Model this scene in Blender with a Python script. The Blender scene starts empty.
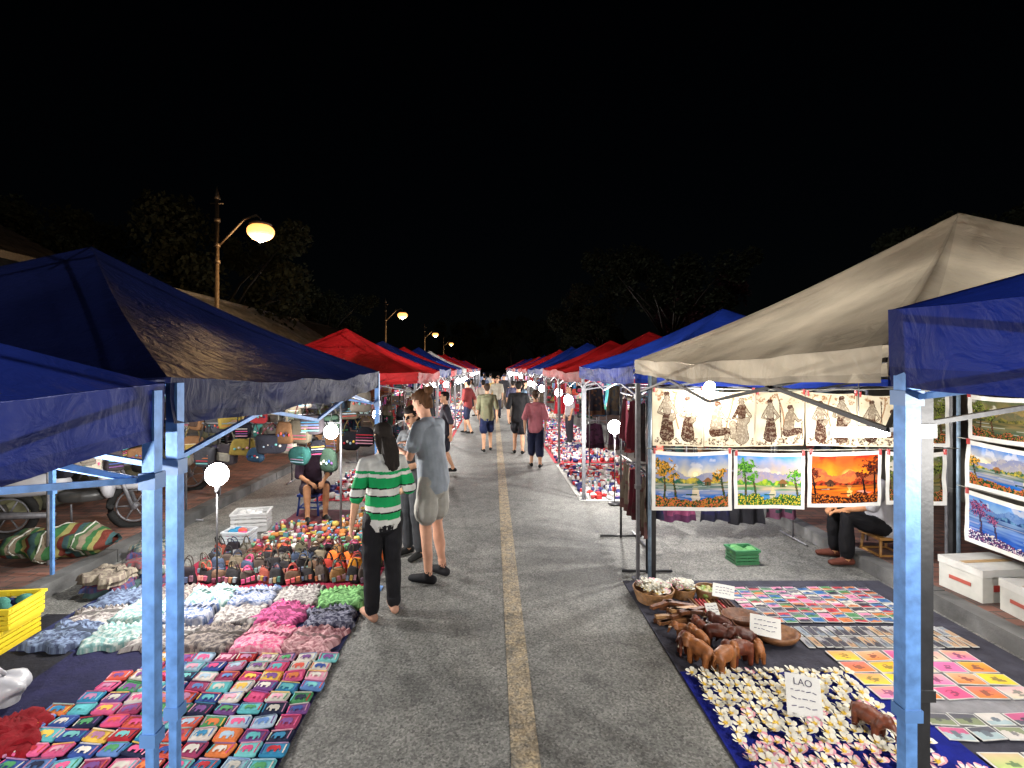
import bpy, math, random, os
import numpy as np
from mathutils import Vector, Matrix, noise
from mathutils.bvhtree import BVHTree
random.seed(7)
R=random.random
def U(a,b): return a+(b-a)*random.random()
def S(r,g,b):
    return tuple(((c/255)/12.92 if c/255<0.04045 else ((c/255+0.055)/1.055)**2.4) for c in (r,g,b))
scene=bpy.context.scene
COL=bpy.context.scene.collection
# ---------------- materials
def newmat(name):
    m=bpy.data.materials.new(name); m.use_nodes=True
    nt=m.node_tree; b=nt.nodes['Principled BSDF']; return m,nt,b
def N(nt,t,**k):
    n=nt.nodes.new(t)
    for a,v in k.items():
        if a in n.inputs: n.inputs[a].default_value=v
        else: setattr(n,a,v)
    return n
def attr_mat(name,rough=.85,metal=0,bump=.3,bscale=60,var=.25,spec=.3,vscale=9):
    m,nt,b=newmat(name); L=nt.links.new
    a=N(nt,'ShaderNodeAttribute',attribute_name='Col')
    tc=N(nt,'ShaderNodeTexCoord')
    n1=N(nt,'ShaderNodeTexNoise'); n1.inputs['Scale'].default_value=vscale; n1.inputs['Detail'].default_value=6
    L(tc.outputs['Object'],n1.inputs['Vector'])
    mr=N(nt,'ShaderNodeMapRange'); mr.inputs[1].default_value=.3; mr.inputs[2].default_value=.7
    mr.inputs[3].default_value=1-var; mr.inputs[4].default_value=1+var*.4
    L(n1.outputs['Fac'],mr.inputs[0])
    mx=N(nt,'ShaderNodeVectorMath',operation='SCALE')
    L(a.outputs['Color'],mx.inputs[0]); L(mr.outputs[0],mx.inputs['Scale'])
    L(mx.outputs[0],b.inputs['Base Color'])
    b.inputs['Roughness'].default_value=rough; b.inputs['Metallic'].default_value=metal
    b.inputs['Specular IOR Level'].default_value=spec
    if bump>0:
        n2=N(nt,'ShaderNodeTexNoise'); n2.inputs['Scale'].default_value=bscale; n2.inputs['Detail'].default_value=4
        L(tc.outputs['Object'],n2.inputs['Vector'])
        bp=N(nt,'ShaderNodeBump'); bp.inputs['Strength'].default_value=bump; bp.inputs['Distance'].default_value=.02
        L(n2.outputs['Fac'],bp.inputs['Height']); L(bp.outputs[0],b.inputs['Normal'])
    return m
M_fab=attr_mat('fabric',.9,0,.35,35,.3,spec=.15)
M_skin=attr_mat('figure_cloth_skin',.75,0,.55,11,.2,spec=.2)
M_pla=attr_mat('plastic',.38,0,.05,20,.15,spec=.5)
M_met=attr_mat('painted_metal',.45,.2,.05,40,.35,spec=.4,vscale=20)
M_wood=attr_mat('carved_wood',.45,0,.2,50,.45,spec=.5,vscale=30)
M_paint=attr_mat('painted_canvas',.7,0,.1,200,.08,spec=.15)
M_stone=attr_mat('stone_plaster',.9,0,.8,9,.5,spec=.1,vscale=3)
M_leaf=attr_mat('foliage',.8,0,0,9,.5,spec=.05)
# canopy
m,nt,b=newmat('canopy_fabric'); L=nt.links.new; M_can=m
a=N(nt,'ShaderNodeAttribute',attribute_name='Col'); tc=N(nt,'ShaderNodeTexCoord')
n1=N(nt,'ShaderNodeTexNoise'); n1.inputs['Scale'].default_value=2.5; n1.inputs['Detail'].default_value=8
L(tc.outputs['Object'],n1.inputs['Vector'])
mr=N(nt,'ShaderNodeMapRange'); mr.inputs[1].default_value=.3; mr.inputs[2].default_value=.7; mr.inputs[3].default_value=.65; mr.inputs[4].default_value=1.1
L(n1.outputs['Fac'],mr.inputs[0])
mx=N(nt,'ShaderNodeVectorMath',operation='SCALE'); L(a.outputs['Color'],mx.inputs[0]); L(mr.outputs[0],mx.inputs['Scale'])
L(mx.outputs[0],b.inputs['Base Color']); b.inputs['Roughness'].default_value=.5; b.inputs['Specular IOR Level'].default_value=.18
n2=N(nt,'ShaderNodeTexNoise'); n2.inputs['Scale'].default_value=6; n2.inputs['Detail'].default_value=6; n2.inputs['Distortion'].default_value=2
L(tc.outputs['Object'],n2.inputs['Vector'])
bp=N(nt,'ShaderNodeBump'); bp.inputs['Strength'].default_value=.6; bp.inputs['Distance'].default_value=.03
L(n2.outputs['Fac'],bp.inputs['Height']); L(bp.outputs[0],b.inputs['Normal'])
tr=N(nt,'ShaderNodeBsdfTranslucent'); L(mx.outputs[0],tr.inputs['Color'])
ms=N(nt,'ShaderNodeMixShader'); ms.inputs[0].default_value=.3
L(b.outputs[0],ms.inputs[1]); L(tr.outputs[0],ms.inputs[2]); L(ms.outputs[0],nt.nodes['Material Output'].inputs[0])
def emat(name,col,st):
    m,nt,b=newmat(name); b.inputs['Base Color'].default_value=(.8,.8,.8,1)
    b.inputs['Emission Color'].default_value=(*col,1); b.inputs['Emission Strength'].default_value=st; return m
M_bulb=emat('led_glow',(1,.98,.95),45); M_warm=emat('sodium_glow',(1,.4,.09),2.3)
def asphalt(name,line=False):
    m,nt,b=newmat(name); L=nt.links.new
    tc=N(nt,'ShaderNodeTexCoord')
    def noi(s,d,rg=.6):
        n=N(nt,'ShaderNodeTexNoise'); n.inputs['Scale'].default_value=s; n.inputs['Detail'].default_value=d; n.inputs['Roughness'].default_value=rg
        L(tc.outputs['Object'],n.inputs['Vector']); return n
    big=noi(.7,6); fine=noi(60,3,.7); mid=noi(6,8,.7)
    cr=N(nt,'ShaderNodeValToRGB'); cr.color_ramp.elements[0].position=.36; cr.color_ramp.elements[1].position=.64
    cr.color_ramp.elements[0].color=(.085,.085,.08,1); cr.color_ramp.elements[1].color=(.2,.197,.182,1)
    mth=N(nt,'ShaderNodeMath',operation='MULTIPLY_ADD'); mth.inputs[1].default_value=.5
    L(mid.outputs['Fac'],mth.inputs[0])
    m2=N(nt,'ShaderNodeMath',operation='MULTIPLY'); m2.inputs[1].default_value=.5; L(big.outputs['Fac'],m2.inputs[0]); L(m2.outputs[0],mth.inputs[2])
    L(mth.outputs[0],cr.inputs[0])
    vo=N(nt,'ShaderNodeTexVoronoi'); vo.inputs['Scale'].default_value=80; L(tc.outputs['Object'],vo.inputs['Vector'])
    sp=N(nt,'ShaderNodeMapRange'); sp.inputs[1].default_value=0; sp.inputs[2].default_value=1; sp.inputs[3].default_value=.45; sp.inputs[4].default_value=1.6
    L(vo.outputs['Color'],sp.inputs[0])
    f2=N(nt,'ShaderNodeMapRange'); f2.inputs[1].default_value=.3; f2.inputs[2].default_value=.7; f2.inputs[3].default_value=.65; f2.inputs[4].default_value=1.35
    L(fine.outputs['Fac'],f2.inputs[0])
    sc=N(nt,'ShaderNodeMath',operation='MULTIPLY'); L(sp.outputs[0],sc.inputs[0]); L(f2.outputs[0],sc.inputs[1])
    vc=N(nt,'ShaderNodeTexVoronoi',feature='DISTANCE_TO_EDGE'); vc.inputs['Scale'].default_value=.45
    dn=noi(2.5,5); dm=N(nt,'ShaderNodeVectorMath',operation='MULTIPLY_ADD'); dm.inputs[1].default_value=(.6,.6,.6)
    L(dn.outputs['Color'],dm.inputs[0]); L(tc.outputs['Object'],dm.inputs[2]); L(dm.outputs[0],vc.inputs['Vector'])
    cm=N(nt,'ShaderNodeMapRange'); cm.inputs[1].default_value=.0; cm.inputs[2].default_value=.008; cm.inputs[3].default_value=.68; cm.inputs[4].default_value=1
    L(vc.outputs['Distance'],cm.inputs[0])
    sc2=N(nt,'ShaderNodeMath',operation='MULTIPLY'); L(sc.outputs[0],sc2.inputs[0]); L(cm.outputs[0],sc2.inputs[1])
    vs_=N(nt,'ShaderNodeTexVoronoi'); vs_.inputs['Scale'].default_value=1.6; L(dm.outputs[0],vs_.inputs['Vector'])
    sm=N(nt,'ShaderNodeMapRange'); sm.inputs[1].default_value=.03; sm.inputs[2].default_value=.2; sm.inputs[3].default_value=.55; sm.inputs[4].default_value=1; L(vs_.outputs['Distance'],sm.inputs[0])
    sc3=N(nt,'ShaderNodeMath',operation='MULTIPLY'); L(sc2.outputs[0],sc3.inputs[0]); L(sm.outputs[0],sc3.inputs[1])
    v=N(nt,'ShaderNodeVectorMath',operation='SCALE')
    if line:
        mc=N(nt,'ShaderNodeMix',data_type='RGBA'); L(cr.outputs[0],mc.inputs[6]); mc.inputs[7].default_value=(.36,.275,.16,1)
        wr=N(nt,'ShaderNodeMapRange'); wr.inputs[1].default_value=.38; wr.inputs[2].default_value=.6; wr.inputs[3].default_value=.2; wr.inputs[4].default_value=.85
        w=noi(12,8,.75); L(w.outputs['Fac'],wr.inputs[0]); L(wr.outputs[0],mc.inputs[0]); L(mc.outputs[2],v.inputs[0])
    else: L(cr.outputs[0],v.inputs[0])
    L(sc3.outputs[0],v.inputs['Scale']); L(v.outputs[0],b.inputs['Base Color'])
    b.inputs['Roughness'].default_value=.72; b.inputs['Specular IOR Level'].default_value=.3
    bp=N(nt,'ShaderNodeBump'); bp.inputs['Strength'].default_value=.6; bp.inputs['Distance'].default_value=.008
    L(sc2.outputs[0],bp.inputs['Height']); L(bp.outputs[0],b.inputs['Normal']); return m
M_asph=asphalt('asphalt'); M_line=asphalt('worn_yellow_paint',True)
m,nt,b=newmat('paver_brick'); M_brick=m; L=nt.links.new
tc=N(nt,'ShaderNodeTexCoord'); br=N(nt,'ShaderNodeTexBrick'); L(tc.outputs['Object'],br.inputs['Vector'])
br.inputs['Scale'].default_value=1; br.inputs['Brick Width'].default_value=.22; br.inputs['Row Height'].default_value=.11; br.inputs['Mortar Size'].default_value=.008
br.inputs['Color1'].default_value=(.2,.085,.06,1); br.inputs['Color2'].default_value=(.11,.06,.048,1); br.inputs['Mortar'].default_value=(.06,.05,.045,1)
nn=N(nt,'ShaderNodeTexNoise'); nn.inputs['Scale'].default_value=3; nn.inputs['Detail'].default_value=8; L(tc.outputs['Object'],nn.inputs['Vector'])
v=N(nt,'ShaderNodeVectorMath',operation='SCALE'); mr=N(nt,'ShaderNodeMapRange'); mr.inputs[1].default_value=.3; mr.inputs[2].default_value=.7; mr.inputs[3].default_value=.5; mr.inputs[4].default_value=1.25
L(nn.outputs['Fac'],mr.inputs[0]); L(mr.outputs[0],v.inputs['Scale']); L(br.outputs['Color'],v.inputs[0]); L(v.outputs[0],b.inputs['Base Color']); b.inputs['Roughness'].default_value=.85
bp=N(nt,'ShaderNodeBump'); bp.inputs['Strength'].default_value=.5; bp.inputs['Distance'].default_value=.01; L(br.outputs['Fac'],bp.inputs['Height']); bp.invert=True; L(bp.outputs[0],b.inputs['Normal'])

# ---------------- mesh builder
def finish(name,V,F,C,MI,mats,SM=None):
    me=bpy.data.meshes.new(name); me.from_pydata([tuple(v) for v in V],[],F)
    for mt in mats: me.materials.append(mt)
    me.polygons.foreach_set('material_index',MI)
    if SM is not None: me.polygons.foreach_set('use_smooth',SM)
    at=me.color_attributes.new('Col','FLOAT_COLOR','CORNER')
    lt=np.array([len(f) for f in F]); arr=np.repeat(np.array([(c[0],c[1],c[2],1) for c in C],dtype=np.float32),lt,axis=0)
    at.data.foreach_set('color',arr.ravel()); me.update()
    ob=bpy.data.objects.new(name,me); COL.objects.link(ob); return ob
class MB:
    def __init__(s): s.V=[];s.F=[];s.C=[];s.I=[];s.S=[];s.mats=[]
    def mi(s,m):
        if m not in s.mats: s.mats.append(m)
        return s.mats.index(m)
    def add(s,vs,fs,col,mat=None,smooth=False,M=None):
        mat=mat or M_fab; k=s.mi(mat); o=len(s.V)
        if M is not None: vs=[M@Vector(v) for v in vs]
        s.V.extend(vs); multi=isinstance(col,list)
        for i,f in enumerate(fs):
            s.F.append(tuple(o+j for j in f)); s.C.append(col[i] if multi else col); s.I.append(k); s.S.append(smooth)
    def box(s,c,sz,col,mat=None,rz=0,M=None):
        x,y,z=[q/2 for q in sz]; T=Matrix.Translation(c)@Matrix.Rotation(rz,4,'Z')
        if M is not None: T=M@T
        vs=[(i*x,j*y,k*z) for i in(-1,1) for j in(-1,1) for k in(-1,1)]
        s.add(vs,[(0,1,3,2),(4,6,7,5),(0,4,5,1),(2,3,7,6),(0,2,6,4),(1,5,7,3)],col,mat,False,T)
    def tube(s,pts,r,col,mat=None,n=8,closed=False):
        pts=[Vector(p) for p in pts]; rr=r if isinstance(r,(list,tuple)) else [r]*len(pts)
        vs=[];fs=[];m=len(pts)
        for i,p in enumerate(pts):
            d=(pts[(i+1)%m]-pts[i-1]) if closed else (pts[min(i+1,m-1)]-pts[max(i-1,0)])
            if d.length<1e-6: d=Vector((0,0,1))
            d.normalize(); u=d.orthogonal() if abs(d.z)>.99 else d.cross(Vector((0,0,1))); u.normalize(); w=d.cross(u)
            if abs(d.z)>.99: u=Vector((1,0,0)); w=Vector((0,1,0))
            for k in range(n):
                a=2*math.pi*(k+.5)/n; vs.append(p+(u*math.cos(a)+w*math.sin(a))*rr[i])
        for i in range(m if closed else m-1):
            for k in range(n):
                a=i*n+k;b=i*n+(k+1)%n;c=((i+1)%m)*n+(k+1)%n;d=((i+1)%m)*n+k; fs.append((a,b,c,d))
        if not closed: fs.append(tuple(range(n-1,-1,-1))); fs.append(tuple((m-1)*n+k for k in range(n)))
        s.add(vs,fs,col,mat,n>4)
    def sup(s,c,r,col,mat=None,e1=1,e2=1,nu=14,nv=8,M=None,smooth=True,nz=0,tap=0):
        def sg(x,e): return math.copysign(abs(x)**e,x)
        vs=[(0,0,-r[2])]
        for j in range(1,nv):
            ph=-math.pi/2+math.pi*j/nv
            for i in range(nu):
                th=2*math.pi*i/nu
                zz=sg(math.sin(ph),e1); tp=1-tap*(zz+1)/2
                p=Vector((r[0]*tp*sg(math.cos(ph),e1)*sg(math.cos(th),e2),r[1]*tp*sg(math.cos(ph),e1)*sg(math.sin(th),e2),r[2]*zz))
                if nz: p*=1+nz*noise.noise(p*12+Vector(c)*5)
                vs.append(p)
        vs.append((0,0,r[2])); fs=[]
        for i in range(nu): fs.append((0,1+(i+1)%nu,1+i))
        for j in range(nv-2):
            for i in range(nu):
                a=1+j*nu+i;b=1+j*nu+(i+1)%nu; fs.append((a,b,b+nu,a+nu))
        t=len(vs)-1;o=1+(nv-2)*nu
        for i in range(nu): fs.append((o+i,o+(i+1)%nu,t))
        T=Matrix.Translation(c)
        if M is not None: T=M@T
        s.add(vs,fs,col,mat,smooth,T)
    def grid(s,fn,nu,nv,col,mat=None,smooth=True,M=None):
        vs=[fn(i/nu,j/nv) for j in range(nv+1) for i in range(nu+1)]
        fs=[];cs=[]
        for j in range(nv):
            for i in range(nu):
                a=j*(nu+1)+i; fs.append((a,a+1,a+nu+2,a+nu+1))
                if callable(col): cs.append(col((i+.5)/nu,(j+.5)/nv))
        s.add(vs,fs,cs if callable(col) else col,mat,smooth,M)
    def build(s,name): return finish(name,s.V,s.F,s.C,s.I,s.mats,s.S)
def TR(x,y,z,rz=0,rx=0,ry=0,sc=1): return Matrix.Translation((x,y,z))@Matrix.Rotation(rz,4,'Z')@Matrix.Rotation(ry,4,'Y')@Matrix.Rotation(rx,4,'X')@Matrix.Scale(sc,4)
def mix(a,b_,t): t=max(0,min(1,t)); return tuple(x*(1-t)+y*t for x,y in zip(a,b_))

# ---------------- ground
def sheet(name,x0,x1,y0,y1,z,mat,sk=0):
    b=MB(); b.add([(x0,y0,z),(x1,y0,z),(x1+sk,y1,z),(x0+sk,y1,z)],[(0,1,2,3)],(.1,.1,.1),mat); return b.build(name)
sheet('ground',-400,400,-60,900,-.02,M_stone).data.color_attributes['Col'].data.foreach_set('color',[.02,.02,.017,1]*4)
sheet('road',-3.95,3.75,-20,300,0,M_asph)
sheet('road_centre_line',.06,.21,-20,120,.004,M_line,.25)
for sgn,xk in ((-1,-3.95),(1,3.75)):
    b=MB(); xo=xk+sgn*3.0
    b.box(((xk+sgn*.16+xo)/2,60,.06),(abs(xo-xk)-.16-.004,160,.12),(.1,.1,.1),M_brick); b.build('pavement')
    k=MB(); y=-18
    while y<120:
        k.box((xk+sgn*.078,y+.48,.065),(.155,.955,.14),S(*(U(85,110),)*3),M_stone); y+=.97
    k.build('kerb')
# ---------------- canopies
NAVY=(.008,.016,.11); BLUE=(.012,.035,.26); RED=(.5,.017,.02); BEI=(.52,.45,.345); WHT=(.6,.6,.58)
LB=S(95,140,200); GR=S(110,110,115); BK=(.02,.02,.022)
def canopy(x0,x1,y0,y1,et,drop,pk,col,leg=LB,legs=(1,1,1,1),fine=True,pkoff=(0,0),ins=.04,lw=.042):
    b=MB(); A=Vector(((x0+x1)/2+pkoff[0],(y0+y1)/2+pkoff[1],pk)); cs=[Vector((x0,y0,et)),Vector((x1,y0,et)),Vector((x1,y1,et)),Vector((x0,y1,et))]
    nu,nv=(26,18) if fine else (8,6); sd=Vector((x0*3.1,y0*1.7,0))
    for k in range(4):
        B=cs[k];C=cs[(k+1)%4]
        def fn(u,v):
            v=max(v,.001); p=A.lerp(B.lerp(C,u),v); e=4*u*(1-u)
            p.z-=.07*math.sin(math.pi*v)+.06*e*v*(1-v*.55)*1.5
            hv=(abs(u-.5)*2)**8
            p.z+=.012*hv*v*(1-v)*4
            w=noise.noise(Vector((u*5+k*7,v*3,0))+sd)*.024*e*v+noise.noise(Vector((u*16+k*7,v*4,3))+sd)*.012*v*e
            p.z+=w; return p
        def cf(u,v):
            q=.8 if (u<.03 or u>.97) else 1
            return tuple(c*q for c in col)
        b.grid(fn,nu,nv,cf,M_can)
        nrm=((C-B).cross(Vector((0,0,1)))).normalized()
        def fv(u,v):
            p=B.lerp(C,u); p.z=fn(u,1).z-v*drop; p+=nrm*(.012+.016*noise.noise(Vector((u*12,v*1.5,k))+sd)*v*2)
            if v>.9: p.z+=.01*noise.noise(Vector((u*6,0,k))+sd)
            return p
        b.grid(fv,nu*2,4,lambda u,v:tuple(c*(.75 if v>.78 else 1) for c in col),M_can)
    for i,(cx,cy) in enumerate(((x0,y0),(x1,y0),(x1,y1),(x0,y1))):
        if not legs[i]: continue
        sx=1 if i in(0,3) else -1; sy=1 if i<2 else -1
        cx+=sx*ins; cy+=sy*.04
        b.box((cx,cy,(et-.02+.9)/2),(lw,lw,et-.02-.9),leg,M_met)
        b.box((cx,cy,.455),(lw-.012,lw-.012,.9),leg,M_met)
        b.box((cx,cy,.006),(.09,.09,.012),leg,M_met)
        lg2=tuple(q*.7 for q in leg)
        b.box((cx,cy,.9),(lw+.01,lw+.01,.04),lg2,M_pla)
        b.box((cx,cy,et-.3),(lw+.014,lw+.014,.05),lg2,M_pla)
    def bar(p,q): b.tube([p,q],.012,leg,M_met,4)
    zt=et-.05; zb=et-.3
    X0,X1,Y0,Y1=x0+.04,x1-.04,y0+.04,y1-.04
    for (P,Q) in (((X0,Y0),(X1,Y0)),((X1,Y0),(X1,Y1)),((X1,Y1),(X0,Y1)),((X0,Y1),(X0,Y0))):
        P=Vector((*P,0));Q=Vector((*Q,0)); Mx=(P+Q)/2
        for a_,b_ in ((P,Mx),(Mx,Q)):
            bar(a_+Vector((0,0,zt)),b_+Vector((0,0,zb))); bar(a_+Vector((0,0,zb)),b_+Vector((0,0,zt)))
    for (cx,cy) in ((X0,Y0),(X1,Y0),(X1,Y1),(X0,Y1)):
        bar(Vector((cx,cy,zb)),Vector((A.x,A.y,pk-.35)))
    bar(Vector((A.x,A.y,pk-.5)),Vector((A.x,A.y,pk-.02)))
    return b.build('canopy_tent')
canopy(-4.06,-1.06,-1.42,1.60,2.0,.18,2.85,NAVY,ins=.0,lw=.038)
canopy(-4.08,-1.065,1.64,4.68,2.02,.15,2.83,(.007,.011,.055),pkoff=(0,.05),ins=.0,lw=.038)
lc=[RED,BLUE,RED,BLUE,WHT,RED,RED,BLUE,RED,BLUE,RED,RED,BLUE,RED]
y=7.5
for i,c in enumerate(lc):
    canopy(-4.15,-1.15+U(-.04,.04),y,y+3.0,2.0+U(-.03,.05),.17,2.76+U(-.08,.08),c,GR,fine=i<4); y+=3.03+ (U(0,.3) if i>1 else .02)
canopy(1.37,4.4,-1.35,1.715,2.25,.26,3.0,(.007,.018,.15),lw=.05,ins=.02)
canopy(1.37,4.5,1.74,4.76,2.13,.13,3.06,BEI,BK,pkoff=(.1,0),ins=.15,lw=.055)
rc=[BLUE,RED,RED,BLUE,BLUE,RED,RED,BLUE,RED,RED,BLUE,RED,BLUE,RED,RED]
y=4.8
for i,c in enumerate(rc):
    canopy(1.4+U(-.04,.04),4.45,y,y+3.0,2.03+U(-.03,.05),.17,2.8+U(-.08,.06),c,GR,fine=i<4); y+=3.03+(U(0,.25) if i>2 else 0)

# ---------------- lamps
def lamp(x,y,z,P,hang=None,tube=0,r=.06):
    b=MB(); col=(.8,.8,.8)
    if tube:
        b.tube([(x-tube/2,y,z),(x+tube/2,y,z)],.03,col,M_bulb,10)
        b.box((x,y+.004,z+.045),(tube+.05,.035,.02),WHT,M_pla)
        b.box((x-tube/2-.015,y,z),(.03,.045,.045),WHT,M_pla); b.box((x+tube/2+.015,y,z),(.03,.045,.045),WHT,M_pla)
        b.tube([(x,y,z+.05),(x,y,hang or z+.4)],.004,BK,M_pla,6); nm='tube_light'
    else:
        b.sup((x,y,z),(r,r,r*1.05),col,M_bulb,nu=16,nv=10)
        if hang:
            b.tube([(x,y,z+r),(x,y,z+r+.05)],[.022,.018],WHT,M_pla,10); b.tube([(x,y,z+r+.05),(x+.02,y,max(hang,z+r+.06))],.004,BK,M_pla,6)
        else:
            b.tube([(x,y,z-r-.0),(x,y,z-r-.07)],[.022,.018],BK,M_pla,10); b.tube([(x,y,z-r-.07),(x,y,.03)],.008,BK,M_pla,6); b.sup((x,y,.02),(.1,.1,.02),BK,M_pla,nu=12,nv=4)
        nm='light_bulb'
    b.build(nm)
    l=bpy.data.lights.new('bulb_light','POINT'); l.energy=P; l.color=(1,.965,.91); l.shadow_soft_size=.04
    o=bpy.data.objects.new('bulb_light',l); o.location=(x,y-.06 if tube else y-(0 if hang else r+.05),z-(r+.05 if hang and not tube else .02)) ; COL.objects.link(o)
lamp(-2.53,4.6,1.07,185,r=.1)
lamp(-1.84,5.72,1.32,75,r=.08,hang=2.0); lamp(-2.9,7.0,1.72,95,r=.06,hang=2.2); lamp(-2.3,10.0,1.12,190,r=.09)
lamp(-3.6,5.3,1.75,45,r=.06,hang=2.2)
lamp(-2.3,.7,1.62,290,hang=2.3)
lamp(2.5,.6,1.72,270,hang=2.4)
lamp(2.75,3.0,1.95,85,hang=2.75)
lamp(3.08,4.2,1.5,34,tube=.44,hang=2.2)
lamp(1.95,4.48,1.885,26,hang=1.96,r=.045); lamp(2.4,5.4,1.7,170,hang=2.4,r=.07)  # second bulb is an added one, hidden behind the drawings to carry the light
lamp(1.84,7.5,1.165,190,r=.1)
yy=12.
while yy<56:
    lamp(-1.55+U(-.15,.1),yy+U(-.5,.5),U(1.3,1.65),190,hang=2.3,r=.09+yy*.001)
    lamp(1.75+U(-.1,.15),yy-1.2+U(-.3,.3),U(1.25,1.65),190,hang=2.3,r=.09+yy*.001); yy+=3.1 if yy<25 else 5
def street_lamp(x,y,P):
    b=MB(); c=S(70,60,50)
    b.tube([(x,y,0),(x,y,.5),(x,y,.52),(x,y,6.1)],[.11,.1,.06,.045],c,M_met,10)
    b.tube([(x,y,6.1),(x,y,6.18),(x,y,6.4)],[.07,.05,.008],c,M_met,10)
    for z in (4.6,5.0,5.6): b.tube([(x,y,z-.04),(x,y,z+.04)],.075,c,M_met,10)
    pts=[(x,y,4.95),(x+.3,y,5.25),(x+.65,y,5.62),(x+.95,y,5.72),(x+1.05,y,5.62)]
    b.tube(pts,.028,c,M_met,8); b.tube([(x-.16,y,6.0),(x+.16,y,6.0)],.02,c,M_met,6)
    b.sup((x+1.05,y,5.5),(.26,.26,.07),c,M_met,nu=20,nv=6)
    b.sup((x+1.05,y,5.3),(.27,.27,.21),(.8,.6,.3),M_warm,nu=20,nv=10,tap=-.3)
    b.sup((x+1.05,y,5.26),(.12,.12,.2),(.8,.6,.3),M_bulb,nu=12,nv=8)
    b.build('street_lamp')
    l=bpy.data.lights.new('sodium_light','POINT'); l.energy=P; l.color=(1,.6,.25); l.shadow_soft_size=.25
    o=bpy.data.objects.new('sodium_light',l); o.location=(x+1.05,y,4.75); COL.objects.link(o)
street_lamp(-6.6,12,260)
street_lamp(-6.6,31,200);street_lamp(-6.6,49,300); street_lamp(-6.6,68,300); street_lamp(-6.6,-14,700)  # the last one is unseen, added behind the camera to light canopy tops

# ---------------- figures
class Soup:
    def __init__(s): s.V=[];s.F=[];s.L=[]
    def limb(s,pts,rx,lab,ry=None,side=None,n=14):
        pts=[Vector(p) for p in pts]; ry=ry or rx
        d0=(pts[1]-pts[0]).normalized(); d1=(pts[-1]-pts[-2]).normalized()
        rs=min(rx[0],ry[0]); re=min(rx[-1],ry[-1])
        P=[pts[0]-d0*rs*.85,pts[0]-d0*rs*.5]+pts+[pts[-1]+d1*re*.5,pts[-1]+d1*re*.85]
        X=[rx[0]*.5,rx[0]*.86]+list(rx)+[rx[-1]*.86,rx[-1]*.5]; Y=[ry[0]*.5,ry[0]*.86]+list(ry)+[ry[-1]*.86,ry[-1]*.5]
        o=len(s.V); m=len(P); sd=side
        for i,p in enumerate(P):
            d=(P[min(i+1,m-1)]-P[max(i-1,0)]).normalized()
            u=Vector(sd) if sd else (Vector((1,0,0)) if abs(d.x)<.9 else Vector((0,1,0)))
            u=(u-d*u.dot(d)).normalized(); w=d.cross(u)
            for k in range(n):
                a=2*math.pi*k/n; s.V.append(p+u*math.cos(a)*X[i]+w*math.sin(a)*Y[i])
        for i in range(m-1):
            for k in range(n):
                a=o+i*n+k;b=o+i*n+(k+1)%n; s.F.append((a,b,b+n,a+n)); s.L.append(lab)
        s.F.append(tuple(o+k for k in range(n-1,-1,-1))); s.L.append(lab)
        s.F.append(tuple(o+(m-1)*n+k for k in range(n))); s.L.append(lab)
    def ell(s,c,r,lab,dr=(0,0,1),n=16):
        c=Vector(c); d=Vector(dr).normalized(); K=[-.9,-.7,-.4,0,.4,.7,.9]
        o=len(s.V); u=Vector((1,0,0)); u=(u-d*u.dot(d)).normalized(); w=d.cross(u)
        for t in K:
            q=math.sqrt(1-t*t)
            for k in range(n):
                a=2*math.pi*k/n; s.V.append(c+d*t*r[2]+u*math.cos(a)*r[0]*q+w*math.sin(a)*r[1]*q)
        m=len(K)
        for i in range(m-1):
            for k in range(n):
                a=o+i*n+k;b=o+i*n+(k+1)%n; s.F.append((a,b,b+n,a+n)); s.L.append(lab)
        s.F.append(tuple(o+k for k in range(n-1,-1,-1))); s.L.append(lab)
        s.F.append(tuple(o+(m-1)*n+k for k in range(n))); s.L.append(lab)
    def mesh(s,name,vox,mat,colf,sm=2):
        me=bpy.data.meshes.new('t'); me.from_pydata([tuple(v) for v in s.V],[],s.F)
        ob=bpy.data.objects.new('t',me); COL.objects.link(ob)
        r=ob.modifiers.new('r','REMESH'); r.mode='VOXEL'; r.voxel_size=vox
        q=ob.modifiers.new('s','SMOOTH'); q.factor=.5; q.iterations=sm
        dg=bpy.context.evaluated_depsgraph_get(); nm=bpy.data.meshes.new_from_object(ob.evaluated_get(dg))
        bpy.data.objects.remove(ob)
        bvh=BVHTree.FromPolygons([tuple(v) for v in s.V],s.F)
        n=len(nm.polygons); cs=np.zeros(n*3,dtype=np.float32); nm.polygons.foreach_get('center',cs); cs=cs.reshape(-1,3)
        cols=[]
        for c in cs:
            h=bvh.find_nearest(Vector(c)); cols.append(colf(s.L[h[2]],c))
        nm.materials.clear(); nm.materials.append(mat)
        nm.polygons.foreach_set('material_index',[0]*n); nm.polygons.foreach_set('use_smooth',[True]*n)
        at=nm.color_attributes.new('Col','FLOAT_COLOR','CORNER')
        lt=np.zeros(n,dtype=np.int32); nm.polygons.foreach_get('loop_total',lt)
        at.data.foreach_set('color',np.repeat(np.array([(*c,1) for c in cols],dtype=np.float32),lt,axis=0).ravel()); nm.update()
        if .006<vox<.0125:   # cloth folds
            nv_=len(nm.vertices); co_=np.zeros(nv_*3,dtype=np.float32); nm.vertices.foreach_get('co',co_); co_=co_.reshape(-1,3)
            no_=np.array([tuple(q.vector) for q in nm.vertex_normals],dtype=np.float32)
            amp=np.zeros(nv_,dtype=np.float32)
            for i in range(nv_):
                x,y,z=co_[i]
                if .15<z<1.42 and (abs(x)<.2 or z>1.15):
                    amp[i]=.009*noise.noise(Vector((x*7,y*7,z*4.5)))+.006*noise.noise(Vector((x*16+3,y*16,z*11+abs(x)*9)))
            co_+=no_*amp[:,None]; nm.vertices.foreach_set('co',co_.ravel()); nm.update()
        nm.name=name; return nm
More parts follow.
